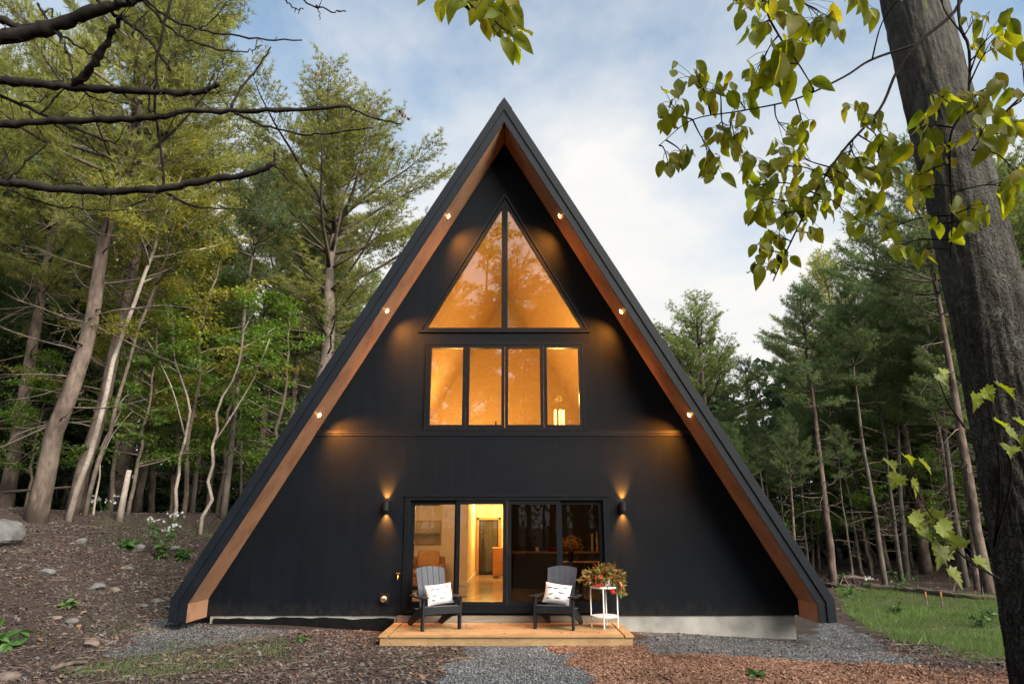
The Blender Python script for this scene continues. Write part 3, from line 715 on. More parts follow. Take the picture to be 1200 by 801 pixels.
for c in ((-.25, -.10, .10), (-.13, -.2, .16), (-.07, -.22, .17), (-.16, -.2, .03), (-.10, -.22, .02), (-.04, -.22, .04), (.10, -.24, -.07), (.15, -.23, -.08), (.12, -.26, -.04), (.30, -.1, .0), (.33, -.05, .03), (-.28, -.08, .06)):
    k = 14; d = rdir(k); mb = MB(); place_leaves(mb, LV, LF, np.array(c) + d * .012, d, rdir(k), rng.uniform(.02, .042, k)); mb.build("flower", M['petal_red'], pp)

# ------------------------------------------------------------------ things seen through the glass
r = thing("sofa", "tan leather sofa against the cream wall, seen through the left door pane", "sofa", (-2.75, 17.3, .356))
mb = MB(); mb.box((-1.1, -.42, .08), (1.1, .42, .30)); mb.build("base", M['sofa'], r, bevel=.03)
mb = MB(); mb.box((-1.1, .2, .301), (1.1, .46, .72)); mb.build("backrest", M['sofa'], r, bevel=.06)
for s in (-1, 1):
    mb = MB(); mb.box((s * 1.0 - .12, -.44, .1), (s * 1.0 + .12, .19, .56)); mb.build("armrest", M['sofa'], r, bevel=.05)
    mb = MB(); mb.box((s * .44 - .43, -.45, .302), (s * .44 + .43, .19, .45)); mb.build("seat_cushion", M['sofa'], r, bevel=.05)
o = MB().box((-.27, -.08, 0), (.27, .08, .42)).build("sofa_cushion", M['sofacush'], None, bevel=.07); o.location = (-2.02, 17.32, .36 + .455); o.rotation_euler = (R(-14), 0, R(4)); tag(o, "sand coloured cushion leaning on the tan sofa's back", "cushion")
r = thing("framed_picture", "framed misty landscape picture on the cream wall above the sofa", "picture", (-2.45, 17.99, 1.64))
m, nt, b = new_mat("misty_landscape"); tc = N(nt, "ShaderNodeTexCoord"); sx = N(nt, "ShaderNodeSeparateXYZ"); L(nt, tc.outputs["Object"], sx.inputs[0])
ad = N(nt, "ShaderNodeMath", operation='MULTIPLY_ADD'); L(nt, noise(nt, coords(nt, (2.5, 1, 7)), 2, 4), ad.inputs[0]); ad.inputs[1].default_value = .16; L(nt, sx.outputs["Z"], ad.inputs[2])
ad2 = N(nt, 'ShaderNodeMath', operation='ADD'); ad2.inputs[1].default_value = .24; L(nt, ad.outputs[0], ad2.inputs[0])
L(nt, ramp(nt, ad2.outputs[0], [(0, (.30, .26, .20)), (.12, (.22, .19, .15)), (.22, (.10, .09, .075)), (.245, (.07, .065, .055)), (.30, (.36, .31, .24)), (.6, (.48, .41, .32))]), b.inputs["Base Color"])
mb = MB(); mb.box((-.62, -.02, -.26), (.62, -.012, .26)); o = mb.build("picture_canvas", m, r)
# horizon line sits at a third of the height
ad.inputs[1].default_value = .10
mb, ins = frame_poly([(-.65, -.29), (.65, -.29), (.65, .29), (-.65, .29)], .03, -.035, -.005); mb.build("frame", M['oak'], r)
r = thing("air_conditioner", "slim wall air conditioner under the ceiling above the picture", "air conditioner", (-2.45, 17.99, 2.42))
mb = MB(); mb.box((-.5, -.2, -.09), (.62, -.006, .15)); mb.build("housing", M['white_paint'], r, bevel=.02)
mb = MB(); mb.box((-.45, -.19, -.11), (.57, -.05, -.091)); mb.build("louvre", M['charcoal'], r)
r = thing("corridor_cabinet", "orange wooden cabinet at the end of the bright corridor", "cabinet", (-.42, 20.9, .356))
mb = MB(); mb.box((-.13, -.3, .06), (.18, .3, .80)); mb.build("carcass", M['orangewood'], r)
mb = MB(); mb.box((-.12, -.318, .08), (.17, -.301, .42)); mb.build("door", M['orangewood'], r); mb = MB(); mb.box((-.12, -.318, .43), (.17, -.301, .78)); mb.build("drawer", M['orangewood'], r)
mb = MB(); mb.box((-.15, -.33, .801), (.19, .31, .83)); mb.build("worktop", M['oak'], r)
r = thing("ceiling_lamp", "small round glowing lamp in the corridor ceiling", "ceiling lamp", (-.70, 20.6, 2.618))
mb = MB(); mb.lathe([(.09, -.02), (.11, -.02), (.11, -.001)], 20); mb.build("rim", M['white_paint'], r)
mb = MB(); mb.lathe([(.03, -.034), (.085, -.028), (.088, -.021)], 20); mb.build("diffuser", M['bulbglow'], r)
lamp("ceiling_lamp_light", 'POINT', (0, 0, -.12), (1, .54, .12), 85, r, .06)
r = thing("kitchen_island", "dark kitchen island behind the dark door glass", "kitchen island", (1.2, 17.35, .356))
mb = MB(); mb.box((-1.15, 0, .0), (1.6, .62, .80)); mb.build("cabinet", M['charcoal'], r)
mb = MB(); mb.box((-1.2, -.03, .801), (1.65, .64, .84)); mb.build("worktop", M['oak'], r)
z = .356 + .841
o = MB().lathe([(.03, 0), (.042, .01), (.045, .1), (.04, .1), (.038, .02)], 16).build("mug", M['white_paint']); o.location = (.62, 17.5, z); tag(o, "white mug on the dark kitchen island", "mug")
o = MB().lathe([(.05, 0), (.10, .05), (.12, .09), (.11, .09), (.09, .05)], 18).build("bowl", M['petal_red']); o.location = (.98, 17.5, z); tag(o, "red bowl on the dark kitchen island", "bowl")
for i, (xx, hh_, lab) in enumerate(((1.98, .40, "shorter pale candle on the island worktop"), (2.10, .45, "taller pale candle on the island worktop"))):
    o = MB().lathe([(.03, 0), (.032, .01), (.03, hh_), (.008, hh_ + .01), (.004, hh_ + .03)], 12).build("candle", M['candle']); o.location = (xx, 17.55, z); tag(o, lab, "candle")
r = thing("dining_table", "wooden pedestal table standing just inside the right door pane", "table", (1.36, 14.35, .356))
mb = MB(); mb.box((-.46, -.35, .715), (.46, .35, .755)); mb.build("table_top", M['oak'], r, bevel=.008)
mb = MB(); mb.lathe([(.25, 0), (.26, .02), (.06, .06), (.045, .3), (.06, .60), (.12, .714)], 16); mb.build("pedestal", M['oak'], r)
r = thing("flower_vase", "dark vase of cream dried flowers on the table inside", "vase", (1.18, 14.3, .356 + .756))
mb = MB(); mb.lathe([(.05, 0), (.075, .06), (.07, .14), (.045, .2), (.055, .22), (.04, .21), (.04, .1)], 18); mb.build("vase_body", M['vase'], r)
mb = MB(); 
for c in ((-.12, -.04, .36), (.0, -.08, .42), (.12, .0, .38), (.03, .06, .34), (.16, -.02, .28), (-.05, -.03, .29), (-.17, .02, .30)):
    k = 90; d = rdir(k); place_leaves(mb, LV, LF, np.array(c) + d * .07, d + rdir(k) * .5, rdir(k), rng.uniform(.03, .05, k))
mb.build("flower_heads", M['petal_cream'], r)
lamp("dining_fill", 'POINT', (1.3, 15.2, 2.45), (1, .55, .2), 50.0, None, .05)  # added fill without a fixture, brings out the table and vase
lamp("sitting_room_light", 'POINT', (-2.3, 15.6, 2.45), (1, .56, .22), 26, None, .08)
# loft lamps
p = P(655, 489, 16.2)
r = thing("floor_lamp", "glowing glass floor lamp behind the right loft window", "lamp", (p[0], 16.2, 3.462)); zt = p[2] - 3.462
mb = MB(); mb.lathe([(.14, 0), (.14, .02), (.014, .035), (.014, zt - .2)], 16); mb.build("base", M['brass'], r)
for k in range(5):
    a = k * 2 * pi / 5; mb = MB(); mb.lathe([(.022, zt - .22), (.028, zt - .2), (.028, zt + .16), (.02, zt + .18)], 10, (.11 * cos(a), .11 * sin(a), 0)); mb.build("lamp_tube", M['shadeglow'], r)
lamp("floor_lamp_light", 'POINT', (0, 0, zt + .45), (1, .55, .15), 130, r, .10)
r = thing("bedside_lamp", "warm lamp standing low in the left half of the loft", "lamp", (-1.5, 19.6, 3.462))
mb = MB(); mb.lathe([(.12, 0), (.12, .02), (.02, .04), (.02, .30)], 16); mb.build("base", M['brass'], r)
mb = MB(); mb.lathe([(.16, .30), (.17, .31), (.12, .55), (.11, .55)], 18); mb.build("lamp_shade", M['shadeglow'], r)
lamp("bedside_lamp_light", 'POINT', (-.1, 0, .70), (1, .55, .15), 170, r, .10)
o = MB().lathe([(.035, 0), (.04, .01), (.04, .20), (.015, .27), (.015, .34)], 14).build("bottle", M['black_metal']); p = P(581, 500, 13.45); o.location = (p[0], 13.45, 3.462); tag(o, "dark bottle on the loft floor behind the second window pane", "bottle")
# ------------------------------------------------------------------ trees
def needle_tufts(mb, pos, dirs, k, Ln, wd, m=0, spread=.75):
    n = len(pos)
    p = np.repeat(pos, k, 0); d = np.repeat(dirs, k, 0)
    q = d + rng.normal(size=(n * k, 3)) * spread; q /= np.linalg.norm(q, axis=1)[:, None]
    s = np.cross(q, rng.normal(size=(n * k, 3))); s /= np.linalg.norm(s, axis=1)[:, None]
    l = Ln * rng.uniform(.7, 1.2, (n * k, 1)); w = wd * rng.uniform(.8, 1.2, (n * k, 1))
    V = np.stack([p - s * w, p + s * w, p + q * l * .6 + s * w, p + q * l, p + q * l * .6 - s * w], 1)
    f = np.arange(n * k)[:, None] * 5 + np.array([0, 1, 2, 3, 4])[None]
    mb.add(V.reshape(-1, 3), f, m)

def curve_pts(p0, d0, ln, n, bend=(0, 0, 0), wob=.05):
    p = [np.array(p0, float)]; d = np.array(d0, float); st = ln / n
    for i in range(n):
        d = d + np.array(bend) / n + rng.normal(size=3) * wob; d /= np.linalg.norm(d); p.append(p[-1] + d * st)
    return np.array(p)
def at_curve(pts, t):
    k = len(pts) - 1; f = np.clip(t * k, 0, k - 1e-6); i = int(f); return pts[i] * (1 - (f - i)) + pts[i + 1] * (f - i), (pts[i + 1] - pts[i]) / (np.linalg.norm(pts[i + 1] - pts[i]) + 1e-9)

def make_pine(seed, Ht, r0, cs, maxL, whorls, nb, k=7, Ln=.2, wd=.012, dead=14, needle='needles', bark='bark_pine', lean=(0, 0), cones=False, el0=.0, el1=.9, peak=.25, step=.14, name="pine_tree", open_=1.0, wob=.03, deadlen=2.2):
    global rng
    save = rng; rng = np.random.default_rng(seed)
    root = bpy.data.objects.new(name, None); C.objects.link(root); root.empty_display_size = .2
    tr = MB(); n = 16
    zs = np.linspace(0, 1, n + 1); off = np.cumsum(rng.normal(size=(n + 1, 2)) * wob, 0); off[:2] = 0
    tp = np.stack([lean[0] * zs + off[:, 0], lean[1] * zs + off[:, 1], zs * Ht], 1); tp[0, 2] = -.5
    rad = r0 * (1 - zs) ** .85 + .012; rad[0] = r0 * 1.3; 
    tr.tube(tp, rad, 9)
    cr = MB(); LBM = 1
    class _LB:
        def tube(self, *a, **k): k['m'] = 1; return tr.tube(*a, **k)
    lb = _LB()
    T_pos, T_dir, c_pos, c_dir = [], [], [], []
    tops = []
    for wi in range(whorls):
        t = (wi + rng.uniform(.1, .9)) / whorls
        z = cs + (1 - cs) * t
        prof_ = (t / peak) ** .5 if t < peak else ((1 - t) / (1 - peak)) ** .75
        a0 = rng.uniform(0, 2 * pi)
        for b_ in range(nb):
            if rng.random() > open_: continue
            a = a0 + 2 * pi * b_ / nb + rng.normal() * .35
            ln = maxL * max(.10, prof_) * rng.uniform(.55, 1.15) + .25
            el = el0 + (el1 - el0) * t + rng.normal() * .12
            p0, _ = at_curve(tp, z)
            pts = curve_pts(p0, (cos(a) * cos(el), sin(a) * cos(el), sin(el)), ln, 6, (0, 0, .35 + .2 * rng.random()), .07)
            lb.tube(pts, np.linspace(.012 + .012 * ln, .006, 7), 5)
            ns = max(3, int(ln * 5.5))
            for s in np.linspace(.34 if ln > 1.2 else .1, .98, ns):
                q, d = at_curve(pts, s)
                for sd in (-1, 1):
                    side = np.cross(d, [0, 0, 1.0]); side /= np.linalg.norm(side) + 1e-9
                    tl = (.2 + .34 * ln * (1 - s * .75)) * rng.uniform(.5, 1.1); tl = min(tl, 1.3)
                    td = d * .75 + side * sd * .8 + np.array([0, 0, rng.normal() * .22 + .12]); td /= np.linalg.norm(td)
                    e = q + td * tl
                    if tl > .4: lb.tube([q, q + td * tl * .5 + np.array([0, 0, .02]), e], [.008, .006, .003], 3, cap=False)
                    m_ = max(2, int(tl / step)); sp = np.linspace(.25, 1, m_)[:, None]
                    T_pos.append(q + (e - q) * sp + rng.normal(size=(m_, 3)) * .04); T_dir.append(np.repeat((td + np.array([0, 0, .35]))[None], m_, 0))
            T_pos.append(pts[-1:] + 0); T_dir.append((pts[-1:] - pts[-2:-1]) / .3)
            if cones and t > .62:
                for _ in range(9): c_pos.append(pts[-1 - rng.integers(0, 2)] + rng.normal(size=3) * .12 + np.array([0, 0, .08])); c_dir.append([0, 0, -1.0 + .8 * rng.random()])
    pos = np.concatenate(T_pos); dr = np.concatenate(T_dir)
    needle_tufts(cr, pos, dr, k, Ln, wd)
    if cones:
        d = np.array(c_dir) + rng.normal(size=(len(c_dir), 3)) * .3
        LVc, LFc = leaf_strip(2, .5, .5)
        for j in range(3): place_leaves(cr, LVc, LFc, np.array(c_pos) + rng.normal(size=(len(c_pos), 3)) * .03, d, rdir(len(d)), rng.uniform(.14, .24, len(d)), 1)
    for i in range(dead):
        z = rng.uniform(.12, cs + .08); a = rng.uniform(0, 2 * pi); p0, _ = at_curve(tp, z); ln = rng.uniform(.35, 1) * deadlen
        pts = curve_pts(p0, (cos(a), sin(a), rng.normal() * .2), ln, 5, (0, 0, rng.normal() * .4), .14)
        lb.tube(pts, np.linspace(.012 + .008 * ln, .004, 6), 4)
        for s in rng.uniform(.3, .95, 4):
            q, d = at_curve(pts, s); lb.tube(curve_pts(q, d + rng.normal(size=3) * .7, ln * .3, 3, wob=.15), [.008, .006, .005, .002], 3, cap=False)
    tr.build("trunk", [M[bark], M['limb']], root, smooth=True)
    cr.build("crown", [M[needle], M['cones']], root)
    root["_h"] = Ht
    rng = save
    return root

def make_broadleaf(seed, Ht, r0, leaf='leaf_green', nbr=14, spread=2.2, cs=.3, leaves=5000, lsize=.09, bark='bark_grey', lean=(0, 0), flat=.25, name="broadleaf_tree", wob=.06, fork=0):
    global rng
    save = rng; rng = np.random.default_rng(seed)
    root = bpy.data.objects.new(name, None); C.objects.link(root); root.empty_display_size = .2
    n = 14; zs = np.linspace(0, 1, n + 1); off = np.cumsum(rng.normal(size=(n + 1, 2)) * wob, 0); off[:2] = 0
    tp = np.stack([lean[0] * zs + off[:, 0], lean[1] * zs + off[:, 1], zs * Ht], 1); tp[0, 2] = -.4
    tr = MB(); rad = r0 * (1 - zs) ** .7 + .008; rad[0] = r0 * 1.35; tr.tube(tp, rad, 8); 
    for f_ in range(fork):
        q, d = at_curve(tp, rng.uniform(.25, .5)); pts = curve_pts(q, (rng.normal() * .5, rng.normal() * .5, 1), Ht * .5, 8, wob=.08); tr.tube(pts, np.linspace(r0 * .6, .01, 9), 6)
    lb, cr = tr, MB(); tips = []
    for b_ in range(nbr):
        t = cs + (1 - cs) * (b_ + rng.random()) / nbr; a = rng.uniform(0, 2 * pi); q, _ = at_curve(tp, min(t, .99))
        ln = spread * (1.15 - .8 * (t - cs) / (1 - cs)) * rng.uniform(.6, 1.15)
        pts = curve_pts(q, (cos(a), sin(a), .25 + .5 * t), ln, 6, (0, 0, -.15), .12); lb.tube(pts, np.linspace(.012 + .010 * ln, .004, 7), 5)
        for s in np.linspace(.25, 1, max(4, int(ln * 4))):
            q2, d = at_curve(pts, min(s, .99)); d2 = d + rng.normal(size=3) * np.array([.8, .8, .25]); p2 = curve_pts(q2, d2, ln * .35 * rng.uniform(.5, 1.2), 3, wob=.12)
            lb.tube(p2, [.007, .005, .004, .002], 3, cap=False); tips.append(p2)
    tips = np.array(tips); m_ = leaves // len(tips) + 1
    pos = []
    for p2 in tips:
        u = rng.random((m_, 1)) ** .7; base = p2[0] + (p2[-1] - p2[0]) * u; pos.append(base + rng.normal(size=(m_, 3)) * np.array([.16, .16, .05]))
    pos = np.concatenate(pos); k = len(pos)
    yd = np.stack([rng.normal(size=k), rng.normal(size=k), -.35 + .3 * rng.normal(size=k)], 1); zd = np.stack([rng.normal(size=k) * flat, rng.normal(size=k) * flat, np.ones(k)], 1)
    LV1 = np.array([[0, 0, 0], [.32, .42, .05], [0, 1, -.08], [-.32, .42, .05]]); LF1 = np.array([[0, 1, 2, 3]])
    place_leaves(cr, LV1, LF1, pos, yd, zd, lsize * rng.uniform(.7, 1.25, k))
    tr.build("trunk", M[bark], root, smooth=True); cr.build("crown", M[leaf], root)
    root["_h"] = Ht
    rng = save
    return root

# skyline of the photograph (pixel column -> pixel row of the tree tops), used only to pick tree heights
SKX = [-500, -200, 0, 60, 150, 230, 262, 300, 400, 470, 510, 560, 620, 700, 760, 800, 835, 890, 940, 1000, 1030, 1090, 1200, 1400, 1700]
SKY = [-150, -60, 5, 25, 45, 120, 215, 130, 120, 200, 270, 330, 420, 420, 425, 390, 355, 415, 355, 340, 280, 240, 175, 60, -100]
def sky_h(x, y, extra=0):
    px_, _ = proj(x, y, CZ)
    vy = None
    t = np.interp(px_, SKX, SKY) + extra
    d = ray(px_, t); return CZ + d[2] * y / d[1] - h1(x, y)

protos = {}
def hide_proto(o): pass
def use(key, x, y, Hh, rz, label, group=None, cat="tree", tilt=(0, 0), slim=1.0):
    o = protos[key]; s = Hh / o["_h"]; z = h1(x, y) - .02
    if not o.get("_used"):
        o["_used"] = 1; o.location = (x, y, z); o.rotation_euler = (tilt[0], tilt[1], rz); o.scale = (s * slim, s * slim, s); tag(o, label, cat, group); return o
    return tag(dup(o, (x, y, z), rz, (s * slim, s * slim, s), None, None, tilt), label, cat, group)

# ---- hero trees on the left
def G2(px_, Y): return P(px_, 600, Y)[0]
# big leaning pine by the boulder
x = G2(42, 15.5)
big = make_pine(101, 15.5, .205, .42, 4.4, 12, 5, 11, .20, .007, 34, 'needles', 'bark_pine', (1.05, .4), False, .05, .9, .3, .15, wob=.06, deadlen=3.0)
big.location = (x, 15.5, h1(x, 15.5)); tag(big, "thick leaning pine trunk right behind the grey boulder", "tree")
x = G2(86, 17.5)
o = make_pine(102, 17, .17, .48, 3.8, 11, 5, 11, .20, .007, 24, 'needles', 'bark_pine', (.8, .6), False, .05, .9, .3, .15, wob=.05); o.location = (x, 17.5, h1(x, 17.5)); tag(o, "second thinner pine leaning beside the thick pine behind the boulder", "tree")
# pale leaning trunk
x = G2(79, 16.4)
o = make_broadleaf(103, 10.5, .066, 'leaf_yellow', 16, 2.4, .55, 6500, .085, 'bark_birch', (1.9, .3), .3, wob=.05); o.location = (x, 16.4, h1(x, 16.4)); tag(o, "pale mottled slim trunk leaning right at the edge of the cleared bank", "tree")
x = G2(99, 17.2)
o = make_broadleaf(104, 9.5, .05, 'leaf_yellow', 14, 2.0, .42, 4500, .085, 'limb', (.8, .2), .3, wob=.06); o.location = (x, 17.2, h1(x, 17.2)); tag(o, "thin brown trunk with yellowing leaves just behind the pale mottled trunk", "tree")
# wide bright pine beside the roof
o = make_pine(105, 18.0, .33, .40, 6.9, 14, 6, 12, .16, .0060, 34, 'needles', 'bark_t3', (.9, 0), True, .20, .95, .40, .125, open_=.82, wob=.06, deadlen=4.0)
o.location = (-7.9, 25.5, h1(-7.9, 25.5)); s = sky_h(-7.2, 25.5, 36) / 18; o.scale = (s * 1.28, s * 1.28, s); tag(o, "wide bright pine with rusty cone clusters at its top beside the black roof", "tree")
# tall pine behind the pale trunk
o = make_pine(106, 19, .30, .30, 5.6, 13, 6, 12, .17, .0062, 18, 'needles', 'bark_pine', (.5, 0), True, .08, .9, .3, .16, open_=.82)
o.location = (-13.6, 24.0, h1(-13.6, 24)); s = sky_h(-13.2, 24, 62) / 19; o.scale = (s, s, s); tag(o, "tall full pine rising above the pale trunk at the wood's edge", "tree")

# ---- prototypes for the wood
protos['pineA'] = make_pine(1, 16, .20, .38, 3.6, 13, 6, 11, .21, .0075, 26, 'needles', 'bark_pine', (.3, .1), False)
protos['pineB'] = make_pine(2, 17, .19, .55, 3.2, 11, 6, 11, .21, .0075, 34, 'needles_blue', 'bark_pine', (-.2, .2), False)
protos['pineC'] = make_pine(3, 15, .16, .22, 3.0, 14, 5, 11, .21, .0080, 16, 'needles_blue', 'bark_pine', (0, .2), False, -.1, .7, .15)
protos['slim'] = make_pine(4, 14, .115, .66, 2.2, 8, 5, 11, .21, .0075, 34, 'needles_blue', 'bark_grey', (.3, 0), False, deadlen=1.6)
protos['under'] = make_broadleaf(5, 6.0, .055, 'leaf_green', 22, 2.1, .22, 5200, .11, 'limb', (.3, .1))
protos['underY'] = make_broadleaf(6, 7.5, .06, 'leaf_yellow', 22, 2.0, .3, 5200, .11, 'limb', (-.4, .1))
protos['sap'] = make_broadleaf(7, 6.5, .045, 'leaf_green', 9, 1.3, .62, 1500, .10, 'bark_birch', (.3, 0), wob=.12, fork=1)
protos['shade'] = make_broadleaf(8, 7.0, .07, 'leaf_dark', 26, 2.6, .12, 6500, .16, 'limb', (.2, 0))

# named ones on the left
use('sap', G2(205, 19.5), 19.5, 6.2, .4, "crooked pale sapling, left of the pair near the roof's left edge")
use('sap', G2(238, 19.0), 19.0, 6.6, 2.4, "crooked forked pale sapling nearest the roof's left edge")
use('slim', G2(262, 22), 22, 12, .3, "straight brown pine trunk just left of the black roof")
use('sap', G2(110, 17.5), 17.5, 3.4, 4.0, "short yellowish sapling between the pale leaning trunk and the white stump")
use('under', G2(150, 18.5), 18.5, 5.2, 1.0, "low green maple spreading its leaves right of the pale leaning trunk")
use('under', G2(318, 22.5), 22.5, 7.5, 2.0, "bright green understory maple against the black roof")
use('under', G2(30, 20.5), 20.5, 4.6, 3.0, "green understory tree behind the thick leaning pine")
use('underY', G2(215, 21), 21, 8.5, 3.0, "yellow green understory tree behind the crooked saplings")
use('underY', G2(130, 20), 20, 7.5, .6, "yellowing tall shrub tree behind the pale leaning trunk")
use('under', G2(200, 23), 23, 5.4, 5.0, "shaded green understory tree deep behind the saplings")
use('pineC', G2(160, 27), 27, 13, 1.2, "dark dense pine behind the yellowing shrub tree")
use('pineA', G2(5, 22), 22, sky_h(G2(5, 22), 22, 40), 2.2, "green pine at the photo's left border behind the boulder")
use('pineA', G2(300, 33), 33, sky_h(G2(300, 33), 33, 60), 4.2, "pine half hidden behind the wide bright pine")
# named ones on the right
def R_(key, px_, Y, lab, ex=0, rz=0., slim=1., H_=None):
    x = G2(px_, Y); return use(key, x, Y, H_ or sky_h(x, Y, ex), rz, lab, slim=slim)
protos['rpine'] = make_pine(21, 18, .22, .35, 4.3, 14, 6, 11, .18, .0075, 16, 'needles_mid', 'bark_pine', (.1, 0), False, .1, .8, .3, .14, open_=.85)
R_('rpine', 838, 36, "full sunlit pine rising just right of the roof", -14, 1.0, 1.3)
R_('pineB', 968, 25.5, "slender pine with a long bare grey trunk and airy crown right of the roof", -10, .5, 1.05)
R_('slim', 1026, 25, "bare pale grey pine trunk, right of the slender airy pine", 60, 1.5)
R_('slim', 1046, 28, "thin dark pine trunk between the pale grey trunk and the two leaning trunks", 110, 3.2)
R_('pineB', 1142, 23, "leaning brown pine trunk just left of the big grey tree", -40, 3.0, .9)
R_('slim', 1118, 26, "dark slim pine left of the leaning brown pine", 60, 4.4)
R_('pineC', 1075, 31, "dark dense pine whose top shows above the maple sprig", -20, .7, 1.25)
R_('pineA', 1010, 37, "broad green pine behind the bare pale grey trunk", -15, 2.5, 1.1)
R_('rpine', 1215, 27, "bushy green pine right of the big grey tree", -20, 3.3)
R_('slim', 918, 29, "thin pine trunk nearest to the roof's right slope", 150, 2.0)
R_('slim', 940, 31, "thin brown pine trunk left of the slender airy pine", 120, 5.0)
R_('slim', 990, 27, "thin brown pine trunk between the airy pine and the pale grey trunk", 160, .2)
R_('pineC', 890, 40, "dark pine between the sunlit pine and the slender airy pine", 5, .2, 1.2)
R_('pineB', 775, 46, "far pine whose top just clears the black roof on the right", -5, .2, 1.1)
R_('under', 868, 31, "green understory tree low beside the roof's right slope", 0, 2, 1, 6.5)
R_('under', 1100, 29, "small green understory tree behind the leaning brown pine", 0, 4, 1, 5)

# ---- the rest of the wood
occupied = [(o.location.x, o.location.y) for o in C.objects if o.get("category") == "tree"]
rr = np.random.default_rng(77)
def free(x, y, dmin): return all((x - a) ** 2 + (y - c) ** 2 > dmin * dmin for a, c in occupied)
WL = {'pineA': "pine with ragged bare lower branches, one of many alike in the wood", 'pineB': "tall pine with a long bare trunk, one of many alike in the wood",
      'pineC': "dense dark pine, one of many alike in the wood", 'slim': "slim bare pine trunk, one of many alike in the wood", 'shade': "shaded broadleaf tree, one of many alike in the dim wood",
      'under': "leafy young maple, one of many alike under the pines"}
def fill(n, xr, yr, keys, ex, dmin, tries=4000):
    c = 0
    for _ in range(tries):
        if c >= n: break
        x = rr.uniform(*xr); y = rr.uniform(*yr)
        if abs(x - HX) < 8.2 and y < 26: continue
        px_, _ = proj(x, y, h1(x, y))
        if x > 0 and y < 24.5: continue
        if x < 0 and y < 19.0 and px_ > -60: continue
        if 470 < px_ < 745 and y < 40: continue
        if not free(x, y, dmin): continue
        k = keys[rr.integers(len(keys))]
        hh_ = sky_h(x, y, rr.uniform(*ex))
        if k in ('shade', 'under'): hh_ = rr.uniform(5, 9)
        else: hh_ = min(max(hh_, 6), 24)
        use(k, x, y, hh_, rr.uniform(0, 6.28), WL[k], {'pineA': "ragged pines in the wood", 'pineB': "tall bare pines in the wood", 'pineC': "dense pines in the wood", 'slim': "slim pines in the wood", 'shade': "shaded trees in the wood", 'under': "young maples in the wood"}[k], slim=rr.uniform(.8, 1.2), tilt=(rr.normal() * .05, rr.normal() * .05))
        occupied.append((x, y)); c += 1
fill(34, (-30, -7), (19, 44), ['pineA', 'pineC', 'pineB', 'slim'], (95, 230), 2.1)
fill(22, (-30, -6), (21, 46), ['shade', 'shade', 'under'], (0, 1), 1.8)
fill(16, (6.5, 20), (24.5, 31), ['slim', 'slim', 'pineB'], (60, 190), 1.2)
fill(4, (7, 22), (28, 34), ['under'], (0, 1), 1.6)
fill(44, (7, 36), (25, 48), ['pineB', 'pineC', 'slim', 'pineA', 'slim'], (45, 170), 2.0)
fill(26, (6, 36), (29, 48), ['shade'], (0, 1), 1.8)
# dark mass of the far wood, closing the view between the trunks
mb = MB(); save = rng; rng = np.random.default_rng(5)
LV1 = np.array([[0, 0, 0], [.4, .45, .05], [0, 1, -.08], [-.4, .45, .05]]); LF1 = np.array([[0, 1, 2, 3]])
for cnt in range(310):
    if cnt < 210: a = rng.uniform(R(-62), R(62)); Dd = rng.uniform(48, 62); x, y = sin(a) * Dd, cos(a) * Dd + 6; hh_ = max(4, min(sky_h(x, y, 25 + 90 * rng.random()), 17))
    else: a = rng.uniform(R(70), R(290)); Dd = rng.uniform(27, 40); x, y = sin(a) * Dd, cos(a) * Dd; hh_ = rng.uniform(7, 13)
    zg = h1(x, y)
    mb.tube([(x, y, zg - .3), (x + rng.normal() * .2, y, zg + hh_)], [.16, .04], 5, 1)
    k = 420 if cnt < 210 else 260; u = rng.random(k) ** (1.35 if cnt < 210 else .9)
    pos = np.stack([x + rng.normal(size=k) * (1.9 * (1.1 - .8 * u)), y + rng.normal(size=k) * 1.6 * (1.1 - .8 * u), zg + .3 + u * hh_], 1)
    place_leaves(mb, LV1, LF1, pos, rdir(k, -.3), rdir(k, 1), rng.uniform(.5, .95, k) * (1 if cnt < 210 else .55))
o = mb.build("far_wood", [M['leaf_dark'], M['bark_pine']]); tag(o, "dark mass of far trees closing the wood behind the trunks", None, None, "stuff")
rng = save
# trees behind the photographer: they shade the clearing and stand mirrored in the upper windows
protos['ash'] = make_broadleaf(9, 15.0, .16, 'leaf_green', 40, 3.6, .22, 9000, .2, 'bark_grey', (.3, .1), .8)
for i, (x, y, k, hh_) in enumerate([(-9, -13, 'ash', 17), (-4.5, -17, 'rpine', 19), (1.0, -15, 'ash', 15), (5.5, -19, 'rpine', 20), (-13, -16, 'pineC', 17), (-1.5, -22, 'ash', 23), (12, -16, 'ash', 15), (17, -12, 'pineA', 16), (2.8, -23, 'ash', 22), (-7, -22, 'pineA', 24), (8, -25, 'rpine', 25), (-2.4, -14, 'rpine', 13.5), (3.2, -16, 'pineA', 16.5), (4.4, -22, 'pineA', 23), (.2, -20, 'rpine', 21)]):
    use(k, x, y, hh_, i * 1.3, "tree on the near side of the clearing, one of those mirrored in the upper windows", "trees mirrored in the windows")

